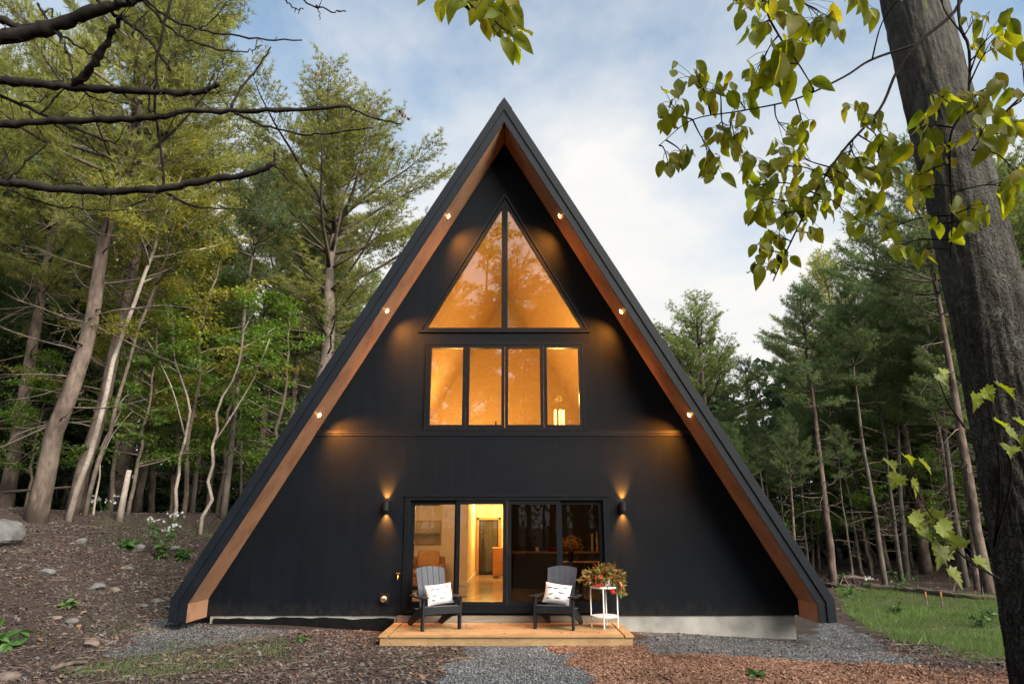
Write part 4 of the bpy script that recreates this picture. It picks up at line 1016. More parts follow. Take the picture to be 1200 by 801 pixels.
# ------------------------------------------------------------------ near tree on the right
nt_ = thing("grey_barked_tree", "big grey barked tree close by at the right with hanging green leaves", "tree", (2.26, 3.1, h1(2.26, 3.1)))
no = np.array([2.26, 3.1, h1(2.26, 3.1)])
mb = MB(); n = 420
zz = np.concatenate([np.linspace(-.3, 5.2, 370), np.linspace(5.3, 8.5, 50)]); tp = np.stack([2.27 - .012 * zz + .03 * np.sin(zz * .9), 3.1 + .02 * np.sin(zz * 1.3 + 1), zz], 1) - np.array([no[0], no[1], 0])
k = 150; th = np.arange(k) * 2 * pi / k; V = []
for i, z in enumerate(zz):
    r0 = .178 + .022 * math.exp(-max(0, z - .2) * .9) + .09 * math.exp(-max(0, z + .1) * 3.0) - .006 * z
    rr_ = r0 * (1 + .05 * np.sin(2 * th + z * .3) + .10 * math.exp(-max(z, 0) * 2) * np.sin(5 * th) + .10 * (fbm(np.cos(th) * 2.5 + 9 + z * .35, np.sin(th) * 2.5 + z * 1.1, 4, 4)))
    fb = fbm(np.cos(th) * 9 + np.sin(th) * 3 + 40, np.sin(th) * 9 + z * 2.2, 17, 4); rid = np.abs(fbm(th * 11 + 1.2 * np.sin(z * 3), np.full(k, z * 2.6) + 2 * np.sin(th), 31, 4)); low = .35 + .65 * sstep((3.0 - z) / 1.6)
    rr_ = rr_ + .012 * fb - low * .016 * np.clip(.16 - rid, 0, .16) / .16 + .003 * np.sin(z * 34 + 3 * np.sin(th * 2)) * fb
    V.append(np.stack([tp[i, 0] + rr_ * np.cos(th), tp[i, 1] + rr_ * np.sin(th), np.full(k, z - no[2])], 1))
i = np.arange(n - 1)[:, None] * k; j = np.arange(k)[None, :]; j2 = (j + 1) % k
mb.add(np.concatenate(V), np.stack([i + j, i + j2, i + k + j2, i + k + j], -1).reshape(-1, 4))
mb.build("trunk", M['bark_near'], nt_, smooth=True)

def poly3(pts): return np.array([PD(a, c, d) for a, c, d in pts])
def smooth_path(p, k=4):
    p = np.asarray(p, float); out = []
    q = np.vstack([2 * p[0] - p[1], p, 2 * p[-1] - p[-2]])
    for i in range(1, len(q) - 2):
        for t in np.arange(k) / k:
            out.append(.5 * ((2 * q[i]) + (-q[i-1] + q[i+1]) * t + (2*q[i-1] - 5*q[i] + 4*q[i+1] - q[i+2]) * t*t + (-q[i-1] + 3*q[i] - 3*q[i+1] + q[i+2]) * t**3))
    out.append(p[-1]); return np.array(out)
br, lf = MB(), MB()
LVN = []
for fo, wi_, cu in ((.28, .58, .0), (.45, .5, -.25), (.15, .62, .18), (.35, .55, -.5), (.6, .6, -.1)):
    V_, LFn = leaf_strip(6, fo, wi_); V_ = V_.copy(); V_[:, 2] += cu * V_[:, 1] ** 2 + .04 * np.sin(V_[:, 1] * 9 + V_[:, 0] * 11 + wi_ * 40); V_[:, 0] += .10 * cu * np.sin(V_[:, 1] * 3); LVN.append(V_)
def jit(p, a): 
    q = p + rng.normal(size=p.shape) * a; q[0] = p[0]; return q
main1 = smooth_path(jit(poly3([(1150, -260, 4.3), (1140, -90, 3.4), (1125, 0, 3.15), (1077, 51, 3.0), (1053, 83, 2.95), (1030, 127, 2.9), (988, 178, 2.8), (954, 229, 2.75), (920, 297, 2.7), (908, 330, 2.7)]), .006), 5)
main2 = smooth_path(jit(poly3([(1077, 51, 3.0), (1026, 68, 2.95), (988, 89, 2.9), (932, 117, 2.85), (869, 132, 2.8), (814, 144, 2.75), (769, 172, 2.7)]), .006), 5)
main3 = smooth_path(jit(poly3([(1150, -260, 4.3), (1070, -140, 3.3), (980, -70, 2.9), (920, -20, 2.65), (900, 10, 2.6), (912, 38, 2.55), (935, 75, 2.5), (950, 105, 2.5)]), .006), 5)
main4 = smooth_path(jit(poly3([(1150, -260, 4.3), (1125, -20, 3.05), (1135, 60, 2.85), (1130, 120, 2.75), (1116, 160, 2.7), (1113, 215, 2.7), (1118, 250, 2.7), (1112, 300, 2.75)]), .006), 5)
main5 = smooth_path(jit(poly3([(1150, -260, 4.3), (1290, -60, 3.0), (1260, 60, 2.75), (1200, 110, 2.7), (1160, 150, 2.7), (1140, 175, 2.7)]), .006), 5)
main6 = smooth_path(jit(poly3([(1150, -260, 4.3), (900, -200, 3.3), (680, -110, 2.7), (600, -35, 2.5), (580, 0, 2.42), (560, 15, 2.4)]), .006), 5)
main7 = smooth_path(jit(poly3([(1290, 160, 3.0), (1240, 200, 2.85), (1180, 225, 2.75), (1120, 150, 2.75)]), .004), 5)
mains = [main1, main2, main3, main4, main5, main6]
for p, r1, r2 in ((main1, .0095, .0025), (main2, .006, .0015), (main3, .009, .002), (main4, .0075, .002), (main5, .010, .002), (main6, .014, .002)):
    br.tube(p - no, np.linspace(r1, r2, len(p)), 7)
allpts = np.concatenate(mains)
clusters = [(900,15,28,18,9,2.6,.105),(890,42,15,16,5,2.6,.11),(928,62,10,22,3,2.45,.14),(950,40,20,14,6,2.6,.11),(975,35,18,22,6,2.6,.105),(1003,10,14,14,4,2.6,.10),(1018,18,12,10,3,2.65,.1),(862,10,8,8,2,2.6,.1),
 (785,130,14,18,7,2.75,.085),(778,150,10,10,3,2.75,.085),(815,100,24,18,8,2.78,.085),(838,112,20,18,7,2.78,.085),(800,190,20,10,6,2.72,.085),(783,196,6,10,2,2.7,.1),(850,175,20,22,8,2.75,.09),(868,132,14,18,5,2.78,.095),(885,98,18,20,7,2.7,.10),(912,98,14,20,3,2.5,.15),(948,112,6,10,1,2.5,.12),(860,165,20,14,5,2.78,.09),(840,198,15,18,6,2.72,.09),(875,202,15,14,5,2.74,.09),
 (925,165,14,10,4,2.82,.09),(942,155,12,9,4,2.82,.09),(925,187,20,14,7,2.78,.09),(905,205,28,18,9,2.76,.09),(885,226,20,14,7,2.74,.085),(920,236,20,14,8,2.74,.085),(915,257,20,12,8,2.74,.085),(895,247,14,11,6,2.74,.085),(950,246,20,11,8,2.76,.085),(960,216,20,14,8,2.78,.09),(975,226,20,18,9,2.8,.09),(995,196,20,18,8,2.84,.09),(1015,206,20,14,8,2.86,.095),(1030,182,14,12,5,2.88,.095),(1036,216,14,18,8,2.86,.095),(1046,176,14,14,6,2.88,.095),(1005,137,14,10,5,2.88,.085),(1025,150,14,14,5,2.9,.085),(1010,242,15,10,6,2.84,.09),(940,266,22,11,7,2.74,.085),(1000,266,10,6,3,2.82,.08),(905,286,18,14,7,2.72,.085),(915,311,14,13,7,2.7,.085),(890,301,10,11,4,2.7,.085),(885,320,5,10,2,2.7,.1),(950,281,6,6,2,2.74,.09),(1040,277,16,14,5,2.84,.09),(1052,296,9,9,3,2.84,.08),
 (1090,160,18,18,6,2.7,.105),(1085,186,18,14,5,2.7,.105),(1075,216,14,18,5,2.72,.10),(1075,232,9,10,3,2.72,.09),(1120,127,22,14,6,2.7,.10),(1105,118,14,9,3,2.7,.1),(1145,132,18,13,5,2.65,.105),(1150,166,18,18,6,2.65,.11),(1165,106,11,11,3,2.65,.1),(1185,152,16,13,5,2.62,.11),(1192,122,9,9,3,2.62,.1),(1175,163,10,10,3,2.62,.1),(1115,192,9,16,3,2.7,.085),(1135,252,22,9,5,2.66,.1),(1180,227,18,13,6,2.6,.105),(1196,217,8,10,3,2.6,.1),(1130,272,14,10,3,2.66,.1),(1092,270,10,9,3,2.72,.09),(1080,306,13,9,4,2.75,.09),
 (1170,45,18,20,4,2.55,.11),(1167,64,8,14,2,2.55,.11),(1198,76,6,12,2,2.55,.11),(1140,30,9,7,3,2.75,.085),(1140,63,9,7,3,2.75,.085),(1060,-4,9,8,2,2.6,.12),(1105,-8,16,8,2,2.6,.1),
 (500,-2,6,6,1,2.4,.1),(518,6,5,8,1,2.4,.11),(531,8,6,12,2,2.4,.13),(548,8,7,12,2,2.42,.12),(565,22,10,16,4,2.42,.11),(580,18,10,16,4,2.42,.11),(594,22,10,14,4,2.4,.12),(602,52,9,14,4,2.4,.10),(586,50,7,10,3,2.42,.09),(611,48,4,6,1,2.4,.08)]
for cx_, cy_, rx_, ry_, nl, dep, ls in clusters:
    c = PD(cx_, cy_ - ry_ * .6, dep)
    dd = np.linalg.norm(allpts - c, axis=1); q = allpts[np.argmin(dd + .45 * np.clip(c[2] - allpts[:, 2], 0, None))]
    midp = (q + c) / 2 + np.array([rng.normal() * .02, rng.normal() * .02, .10 * np.linalg.norm(q - c)])
    tw = smooth_path([q, midp, c], 5); br.tube(tw - no, np.linspace(.0038, .0013, len(tw)), 5, cap=False)
    mpp = dep / F
    nl = max(1, int(nl * 1.75 + .5))
    for _ in range(nl):
        a = np.clip(rng.normal(size=2) * .6, -1, 1)
        pos = PD(cx_ + a[0] * rx_, cy_ + a[1] * ry_ - ls / mpp * .45, dep + rng.normal() * .09)
        s0 = tw[rng.integers(len(tw) // 2, len(tw))]
        br.tube([s0 - no, (s0 + pos) / 2 + [0, 0, .01] - no, pos - no], [.0013, .0011, .0009], 4, cap=False)
        yd = np.array([rng.normal() * .5, rng.normal() * .5, -1.0]); zd = np.array([rng.normal() * .6, -1 + rng.normal() * .7, .5])
        place_leaves(lf, LVN[rng.integers(5)], LFn, (pos - no)[None], yd[None], zd[None], [ls * rng.uniform(.48, .95)])
# maple sprigs growing from the trunk
def maple_leaf():
    out = [(0, 0), (.10, .05), (.30, -.05), (.34, .10), (.50, .16), (.40, .26), (.52, .46), (.36, .46), (.30, .60), (.16, .52), (.20, .74), (.10, .74), (0, 1.0)]
    pts = out + [(-x, y) for x, y in out[-2:0:-1]]
    V = np.array([(x * .92, y, .30 * abs(x) - .26 * y * y + .05 * sin(9 * x + 5 * y)) for x, y in pts] + [(0, .38, -.06)]); k = len(pts)
    return V, np.array([[k, i, (i + 1) % k] for i in range(k)])
LVm, LFm = maple_leaf(); ml_parts = []
stems = [[(1172, 678, 2.82), (1140, 660, 2.75), (1118, 640, 2.7), (1090, 602, 2.7), (1068, 566, 2.7), (1052, 548, 2.7)], [(1165, 640, 2.85), (1172, 560, 2.7), (1160, 480, 2.66), (1145, 455, 2.66)], [(1165, 640, 2.85), (1185, 560, 2.68), (1178, 515, 2.66), (1192, 495, 2.66)], [(1130, 500, 2.95), (1110, 470, 2.75), (1098, 440, 2.72)]]
sp = [smooth_path(poly3(s), 5) for s in stems]
for p in sp: br.tube(p - no, np.linspace(.005, .0016, len(p)), 5)
ap = np.concatenate(sp)
for px_, py_, ls, tlt in [(1040,547,.085,.9),(1076,546,.09,.9),(1054,563,.10,.4),(1067,570,.10,.3),(1060,541,.08,1),(1066,610,.115,.2),(1074,626,.10,.6),(1097,620,.125,.2),(1102,645,.135,.1),(1100,605,.11,1.3),(1131,639,.12,.8),(1110,674,.11,1.1),(1140,662,.10,.6),(1098,446,.085,.5),(1103,440,.06,.3),(1142,468,.10,.2),(1168,458,.12,.9),(1152,462,.09,.4),(1165,500,.10,1.0),(1186,498,.11,1.0),(1178,512,.09,.6),(1182,530,.10,1.2),(1198,516,.09,.6)]:
    pos = PD(px_, py_ - 8, 2.68 + rng.normal() * .04); s0 = ap[np.argmin(np.linalg.norm(ap - pos, axis=1))]
    br.tube([s0 - no, (s0 + pos) / 2 + [0, 0, .015] - no, pos - no], [.0016, .0013, .001], 4, cap=False)
    yd = np.array([rng.normal() * .6, -.2 + rng.normal() * .4, -.9 + .4 * tlt]); zd = np.array([rng.normal() * .3, -1 + tlt * .6, .25 + tlt])
    ml = MB(); place_leaves(ml, LVm, LFm, (pos - no)[None], yd[None], zd[None], [ls * .80]); ml_parts.append(ml)
br.build("branches", M['twig'], nt_, smooth=True)
lf.build("leaves", M['leaf_near'], nt_, smooth=True)
for q in ml_parts: q.build("maple_sprig", M['leaf_maple'], nt_, smooth=True)

# ------------------------------------------------------------------ dead-branched conifer on the left
dx_, dy_ = -5.6, 4.3
do = np.array([dx_, dy_, h1(dx_, dy_)])
dt = thing("dead_branched_tree", "bare dark dead branches reaching in from the tree at the upper left", "tree", do)
mb = MB(); zz = np.linspace(-.3, 9, 24); mb.tube(np.stack([.03 * np.sin(zz), .03 * np.cos(zz * .8), zz], 1), .24 - .016 * np.clip(zz, 0, 9), 14); mb.build("trunk", M['bark_near'], dt, smooth=True)
D0 = 4.2
def dpath(pts, w0, w1, start=None, dep=D0, curl=0):
    p = [PD(a, c, dep + curl * i / max(1, len(pts) - 1)) for i, (a, c) in enumerate(pts)]
    if start is not None: p = [np.array([dx_, dy_, start])] + p
    p = smooth_path(jit(np.array(p), .006), 6)
    w = np.linspace(w0, w1, len(p)) * dep / F / 2
    p[1:-1] += rng.normal(size=(len(p) - 2, 3)) * .0045; w = w * (1 + .10 * np.sin(np.arange(len(p)) * 1.9) + .10 * rng.normal(size=len(p)))
    return p, w
db = MB()
def zs(py_): return PD(-300, py_, D0)[2]
DB = [([(-60, 62), (0, 45), (58, 30), (100, 15), (140, 5), (165, -5), (230, -40), (350, -70)], 24, 5, zs(90), 0),
 ([(-60, 10), (-5, 22), (25, 33), (58, 30)], 12, 9, zs(10), 0),
 ([(-60, 92), (0, 95), (42, 99), (88, 101), (138, 106), (188, 107), (233, 107), (258, 99)], 12, 6, zs(90), 0),
 ([(88, 101), (110, 79), (121, 58), (133, 35), (143, 19)], 11, 5.5, None, -.2),
 ([(-60, 148), (0, 146), (62, 142), (125, 140), (180, 137), (217, 130), (270, 130), (333, 128), (410, 125)], 11, 4, zs(150), 0),
 ([(410, 125), (433, 139), (470, 146)], 2.6, 1.6, None, 0), ([(271, 127), (279, 108), (300, 81), (317, 56)], 3.4, 2, None, .2), ([(275, 133), (308, 148), (354, 160), (396, 157), (437, 148)], 3.2, 1.3, None, -.2),
 ([(-60, 212), (0, 214), (42, 217), (92, 223), (142, 226), (192, 222), (250, 210), (292, 202), (323, 194)], 12, 7, zs(210), 0),
 ([(322, 195), (322, 186), (321, 177)], 3.2, 2, None, 0), ([(322, 195), (330, 198), (334, 202)], 2.2, 1, None, 0),
 ([(205, -30), (199, 0), (190, 54), (183, 104), (183, 142), (190, 183), (191, 221)], 3.2, 3, None, .1),
 ([(60, -50), (110, 0), (146, 23), (175, 50), (200, 83)], 5.5, 3, zs(-60), .1),
 ([(166, -4), (196, 19), (233, 33), (292, 45), (354, 47)], 3.8, 1.6, None, .2), ([(166, -4), (196, 31), (225, 50), (267, 62), (290, 60), (308, 52)], 3.4, 1.2, None, .3),
 ([(-60, 90), (0, 112), (62, 138), (96, 156), (133, 168)], 6, 2, zs(80), .2), ([(44, 4), (62, 37), (79, 62), (87, 97)], 2.6, 2.2, None, 0), ([(44, 4), (50, 12), (62, 6)], 2, 1, None, 0), ([(8, 212), (30, 190), (56, 165)], 3, 2, None, 0), ([(5, 212), (6, 203), (5, 190)], 2.5, 1.5, None, 0),
 ([(48, 133), (60, 122), (79, 106)], 2.4, 2, None, 0), ([(8, 221), (50, 237), (104, 246), (150, 246)], 2.8, 1.4, None, .2), ([(196, 227), (233, 242), (308, 249)], 2.8, 1.2, None, .2), ([(194, 226), (220, 240), (245, 248)], 2, 1, None, -.1),
 ([(335, -66), (345, -20), (354, 0), (387, 12), (405, 14)], 2.8, 1.5, None, 0), ([(330, -66), (325, -20), (333, 0), (345, 8), (355, 10)], 2.2, 1.2, None, 0), ([(371, 6), (372, 12), (374, 22)], 1.6, 1, None, 0),
 ([(155, 40), (160, 25), (175, 13)], 2.4, 1.6, None, .1), ([(176, 132), (174, 110), (179, 92)], 2.6, 1.6, None, 0), ([(65, 37), (90, 55), (112, 68)], 3, 1.8, None, 0), ([(93, 90), (105, 75), (116, 70)], 2, 1.5, None, 0), ([(243, 103), (250, 92), (254, 80)], 2, 1.2, None, 0), ([(240, 106), (252, 109), (263, 105)], 2, 1.2, None, 0),
 ([(96, 106), (115, 116), (135, 122)], 2, 1.2, None, .1), ([(60, 142), (80, 158), (105, 172), (120, 184)], 1.8, 1, None, .2), ([(100, 160), (112, 175), (130, 188), (150, 195)], 1.6, .9, None, .3), ([(225, 216), (236, 208), (244, 202)], 2, 1, None, 0), ([(97, 245), (97, 235), (98, 226)], 1.6, 1, None, 0), ([(233, 33), (245, 28), (262, 10), (270, 0)], 1.8, 1, None, 0), ([(215, 45), (222, 52), (221, 58)], 1.5, 1, None, 0), ([(35, 130), (45, 150), (56, 168)], 2, 1, None, .1), ([(20, 120), (45, 118), (56, 108)], 1.6, 1, None, 0)]
for pts, w0, w1, st, cu in DB:
    p, w = dpath(pts, w0, w1, st, D0, cu)
    db.tube(p - do, w, 8)
    if w0 > 4:
        for _ in range(int(len(p) / 5)):
            q = p[rng.integers(4, len(p))]; tw = curve_pts(q, rng.normal(size=3) * np.array([1, .6, .9]) + np.array([.5, 0, .1]), rng.uniform(.08, .34), 5, wob=.2); db.tube(tw - do, [.0045, .0035, .003, .0022, .0016, .001], 4, cap=False)
    for _ in range(max(0, int(len(p) / 4))):                    # stubs of broken twigs
        q = p[rng.integers(len(p))]; e = q + rng.normal(size=3) * np.array([.03, .02, .035]); db.tube([q - do, (q + e) / 2 - do, e - do], [.004, .003, .0015], 4, cap=False)
db.build("branches", M['bark_dead'], dt, smooth=True)
# ------------------------------------------------------------------ ground
def inpoly(x, y, poly):
    x = np.asarray(x); y = np.asarray(y); r = np.zeros(x.shape, bool); n = len(poly)
    for i in range(n):
        x1, y1 = poly[i]; x2, y2 = poly[(i + 1) % n]
        c = ((y1 > y) != (y2 > y)) & (x < (x2 - x1) * (y - y1) / (y2 - y1 + 1e-12) + x1); r ^= c
    return r
def gp(pts): return [tuple(G(a, c)[:2]) for a, c in pts]
pol_path = gp([(552, 752), (648, 752), (700, 805), (720, 830), (500, 830), (520, 800)])
pol_right = gp([(742, 738), (850, 741), (938, 744), (978, 728), (1012, 745), (1080, 782), (985, 778), (860, 770), (760, 768), (742, 752)])
pol_left = gp([(203, 727), (300, 737), (345, 741), (330, 749), (215, 763), (130, 768), (150, 748)])
pol_chips = gp([(648, 752), (745, 752), (760, 767), (860, 769), (985, 777), (1080, 781), (1210, 793), (1230, 835), (725, 835), (700, 805)])
pol_lawn = gp([(978, 690), (1040, 690), (1210, 702), (1230, 770), (1130, 778), (1040, 748), (985, 708)])
pol_bankchips = gp([(-20, 640), (70, 634), (150, 650), (160, 672), (90, 684), (-20, 690)])
def jx(x, y, s): return x + fbm(x * 1.6, y * 1.6, s) * .9, y + fbm(x * 1.6 + 31, y * 1.6, s + 5) * .9
xs = np.unique(np.concatenate([np.arange(-400, -40, 12), np.arange(-40, -14, .6), np.arange(-14, 12, .075), np.arange(12, 40, .6), np.arange(40, 401, 12)]))
ys = np.unique(np.concatenate([np.arange(-400, -30, 12), np.arange(-30, 7, .7), np.arange(7, 22, .075), np.arange(22, 60, .6), np.arange(60, 420, 12)]))
XX, YY = np.meshgrid(xs, ys, indexing='ij'); ZZ = H(XX, YY)
ZZ = ZZ + (np.hypot(XX, YY) < 40) * fbm(XX * 7, YY * 7, 21, 3) * .035 * (1 - ((np.abs(XX + .1) < 5.8) & (YY > 11.2) & (YY < 24)))
nx_, ny_ = XX.shape; a = (np.arange(nx_ - 1)[:, None] * ny_ + np.arange(ny_ - 1)[None]).ravel()
mb = MB(); mb.add(np.stack([XX, YY, ZZ], -1).reshape(-1, 3), np.stack([a, a + ny_, a + ny_ + 1, a + 1], 1))
m, nt, b = new_mat("ground_earth")
at = N(nt, "ShaderNodeAttribute", attribute_name="cover"); sp_ = N(nt, "ShaderNodeSeparateColor"); L(nt, at.outputs["Color"], sp_.inputs[0])
v = coords(nt); n1 = noise(nt, v, 1.1, 5); n2 = noise(nt, v, 22, 5, .65); n3 = noise(nt, v, 70, 3, .6)
dirt = ramp(nt, n2, [(.3, (.026, .019, .018)), (.55, (.052, .038, .035)), (.75, (.092, .07, .064))])
dirt = mixc(nt, ramp(nt, n1, [(.4, (0, 0, 0)), (.65, (.7, .7, .7))]), dirt, (.066, .048, .041))
grav = ramp(nt, n3, [(.3, (.03, .033, .038)), (.5, (.07, .075, .083)), (.72, (.14, .145, .15))])
chip = ramp(nt, n3, [(.3, (.05, .024, .014)), (.5, (.12, .056, .030)), (.72, (.20, .11, .064))])
lawn = ramp(nt, n2, [(.3, (.04, .06, .018)), (.6, (.075, .095, .03)), (.8, (.10, .09, .045))])
def blend(base, ch, c):
    mm = N(nt, "ShaderNodeMath", operation='MULTIPLY_ADD'); L(nt, n2, mm.inputs[0]); mm.inputs[1].default_value = .5; L(nt, sp_.outputs[ch], mm.inputs[2])
    return mixc(nt, ramp(nt, mm.outputs[0], [(.62, (0, 0, 0)), (.82, (1, 1, 1))]), base, c)
col = blend(blend(blend(dirt, "Red", grav), "Green", chip), "Blue", lawn)
L(nt, col, b.inputs["Base Color"]); b.inputs["Roughness"].default_value = .95; b.inputs["Specular IOR Level"].default_value = .15
hb_ = N(nt, "ShaderNodeMath", operation='ADD'); L(nt, n2, hb_.inputs[0]); L(nt, n3, hb_.inputs[1]); bump(nt, b, hb_.outputs[0], .9, .03)
ground = mb.build("ground", m, None, smooth=True); tag(ground, "brown earth clearing with gravel, wood chips and grass patches", None, None, "structure")
jxx, jyy = jx(XX, YY, 40)
def soft(poly): return inpoly(jxx, jyy, poly).astype(float)
cov = np.zeros((nx_, ny_, 4)); cov[..., 3] = 1
cov[..., 0] = np.clip(soft(pol_path) + soft(pol_right) + soft(pol_left), 0, 1); cov[..., 1] = np.clip(soft(pol_chips) + .22 * soft(pol_bankchips), 0, 1)
lawnm = soft(pol_lawn); cov[..., 2] = np.clip(lawnm + .55 * sstep(fbm(XX * .7, YY * .7, 60) * 4 - .4) * (YY < 11.8), 0, 1)
for _ in range(2): cov[1:-1, 1:-1] = (cov[1:-1, 1:-1] * 2 + cov[:-2, 1:-1] + cov[2:, 1:-1] + cov[1:-1, :-2] + cov[1:-1, 2:]) / 6
ca = ground.data.color_attributes.new("cover", 'FLOAT_COLOR', 'POINT'); ca.data.foreach_set("color", cov.reshape(-1, 4).ravel().astype(np.float32))

# ------------------------------------------------------------------ scattered small stuff
def scatter(poly, dens, jseed=None):
    p = np.array(poly); lo, hi = p.min(0) - .5, p.max(0) + .5; n = int((hi - lo).prod() * dens)
    x = rng.uniform(lo[0], hi[0], n); y = rng.uniform(lo[1], hi[1], n)
    qx, qy = jx(x, y, 40); k = inpoly(qx, qy, poly)
    k &= ~((x > -2.12) & (x < 1.95) & (y > 11.45)) & ~((np.abs(x - HX) < 5.2) & (y > 12.98))
    return x[k], y[k]
ROCK_V = np.array([[1, 0, 0], [0, 1, 0], [-1, 0, 0], [0, -1, 0], [.3, .3, .75], [-.4, -.2, .6], [0, 0, -.6]]); ROCK_F = np.array([[0, 1, 4], [1, 2, 4], [2, 5, 4], [2, 3, 5], [3, 0, 5], [0, 4, 5], [1, 0, 6], [2, 1, 6], [3, 2, 6], [0, 3, 6]])
CHIP_V = np.array([[-.5, -.2, 0], [.5, -.16, .03], [.46, .2, .0], [-.44, .16, .04], [-.5, -.2, .10], [.5, -.16, .13], [.46, .2, .10], [-.44, .16, .14]]); CHIP_F = np.array([[4, 5, 6, 7], [0, 1, 5, 4], [1, 2, 6, 5], [2, 3, 7, 6], [3, 0, 4, 7]])
def lay(name, x, y, V, Fc, size, mat, label, tiltz=.35, lift=.0, aspect=None):
    n = len(x); z = H(x, y) + lift + ((np.hypot(x, y) < 40) * fbm(x * 7, y * 7, 21, 3) * .035 * (1 - ((np.abs(x + .1) < 5.8) & (y > 11.2) & (y < 24))))
    a = rng.uniform(0, 2 * pi, n); yd = np.stack([np.cos(a), np.sin(a), rng.normal(size=n) * tiltz], 1); zd = np.stack([rng.normal(size=n) * tiltz, rng.normal(size=n) * tiltz, np.ones(n)], 1)
    mb = MB(); place_leaves(mb, V, Fc, np.stack([x, y, z], 1), yd, zd, size)
    o = mb.build(name, mat); return tag(o, label, None, None, "stuff")
xg = [scatter(p, d) for p, d in ((pol_path, 1500), (pol_right, 900), (pol_left, 800))]; x = np.concatenate([a for a, _ in xg]); y = np.concatenate([c for _, c in xg])
lay("gravel", x, y, ROCK_V, ROCK_F, rng.uniform(.008, .020, len(x)), M['gravel'], "loose blue grey gravel along the house and on the path to the deck", .6, .002)
xg = [scatter(p, d) for p, d in ((pol_chips, 1700), (pol_bankchips, 45))]; x = np.concatenate([a for a, _ in xg]); y = np.concatenate([c for _, c in xg])
lay("wood_chips", x, y, CHIP_V, CHIP_F, rng.uniform(.025, .075, len(x)), M['chips'], "orange brown wood chips spread in front of the deck", .35, .004)
pol_dirt = gp([(-60, 622), (60, 612), (150, 618), (232, 622), (240, 650), (200, 728), (130, 768), (210, 766), (340, 738), (446, 738), (440, 752), (560, 752), (520, 800), (500, 835), (-60, 835)])
pol_dr = gp([(1010, 742), (1210, 770), (1230, 800), (1080, 784)])
x3 = rng.uniform(-22, -6.0, 16000); y3 = rng.uniform(13, 27, 16000); x4 = rng.uniform(5.8, 24, 12000); y4 = rng.uniform(21, 34, 12000); x6, y6 = scatter(pol_left, 140); x7, y7 = scatter(pol_right, 40); x3 = np.concatenate([x3, x6, x7]); y3 = np.concatenate([y3, y6, y7]); x, y = scatter(pol_dirt, 330); x = np.concatenate([x, x3, x4]); y = np.concatenate([y, y3, y4]); x2, y2 = scatter(pol_dr, 420); x = np.concatenate([x, x2]); y = np.concatenate([y, y2])
lay("bark_mulch", x, y, CHIP_V, CHIP_F, rng.uniform(.02, .085, len(x)), M['mulch'], "dark bark litter and dead leaves over the bare earth", .4, .004)
x, y = scatter(pol_dirt, 22); lay("pebbles", x, y, ROCK_V * np.array([1, .8, .6]), ROCK_F, .012 + .05 * rng.random(len(x)) ** 3, M['rock'], "small stones strewn over the bare earth bank", .3, .006)
x, y = scatter(pol_dirt, 16); x5 = rng.uniform(-22, 24, 3000); y5 = rng.uniform(12, 34, 3000); k = np.abs(x5) > 6.2; x = np.concatenate([x, x5[k]]); y = np.concatenate([y, y5[k]])
lay("fallen_leaves", x, y, LV, LF, rng.uniform(.05, .11, len(x)), M['fallen'], "curled brown fallen leaves over the clearing", .5, .012)
TW_V = np.array([[-.012, 0, 0], [.012, 0, 0], [.0, 0, .02], [.03, .5, .03], [.05, .5, .03], [.04, .5, .05], [-.01, 1, 0], [.0, 1, 0], [-.005, 1, .012]]); TW_F = np.array([[0, 1, 4, 3], [1, 2, 5, 4], [2, 0, 3, 5], [3, 4, 7, 6], [4, 5, 8, 7], [5, 3, 6, 8]])
x, y = scatter(pol_dirt, 5); x2, y2 = scatter(pol_dr, 8); x5 = rng.uniform(-20, 22, 1500); y5 = rng.uniform(12, 32, 1500); k = np.abs(x5) > 6.2; x = np.concatenate([x, x2, x5[k]]); y = np.concatenate([y, y2, y5[k]])
lay("twigs", x, y, TW_V, TW_F, rng.uniform(.12, .5, len(x)), M['limb'], "thin dead twigs lying over the clearing", .12, .015)
n = 34; x = rng.uniform(-1.9, 1.75, n); y = rng.uniform(11.6, 12.95, n); a = rng.uniform(0, 6.3, n); mb = MB(); place_leaves(mb, LV, LF, np.stack([x, y, np.full(n, .158)], 1), np.stack([np.cos(a), np.sin(a), 0 * a + .05], 1), np.stack([.1 * np.cos(a * 3), .1 * np.sin(a * 5), np.ones(n)], 1), rng.uniform(.03, .07, n)); tag(mb.build("deck_leaves", M['fallen']), "few dry brown leaves blown onto the pale pine deck", None, None, "stuff")
# grass
GV = np.array([[-.04, 0, 0], [.04, 0, 0], [.025, .25, .5], [0, .6, 1.0], [-.025, .25, .5]]); GF = np.array([[0, 1, 2, 3, 4]])
def grass(name, poly, dens, hgt, label, thr):
    x, y = scatter(poly, dens); k = fbm(x * .9, y * .9, 60) + .25 * rng.normal(size=len(x)) * .5 > thr; x, y = x[k], y[k]
    n = len(x); a = rng.uniform(0, 2 * pi, n); yd = np.stack([np.cos(a) * .9, np.sin(a) * .9, .0 * a], 1)
    mb = MB(); s = hgt * rng.uniform(.5, 1.2, n)
    place_leaves(mb, GV, GF, np.stack([x, y, H(x, y) - .005], 1), yd, np.tile([0, 0, 1.0], (n, 1)), s)
    tag(mb.build(name, M['grass']), label, None, None, "stuff")
grass("grass", pol_lawn, 1100, .085, "rough green grass between the house and the right wood", .0)
grass("tall_grass", pol_lawn, 300, .17, "taller tufts of grass between the house and the right wood", .16)
grass("grass", gp([(195, 752), (330, 750), (345, 775), (260, 790), (150, 795), (90, 785)]), 600, .08, "thin patch of short grass before the left corner of the house", -.02)
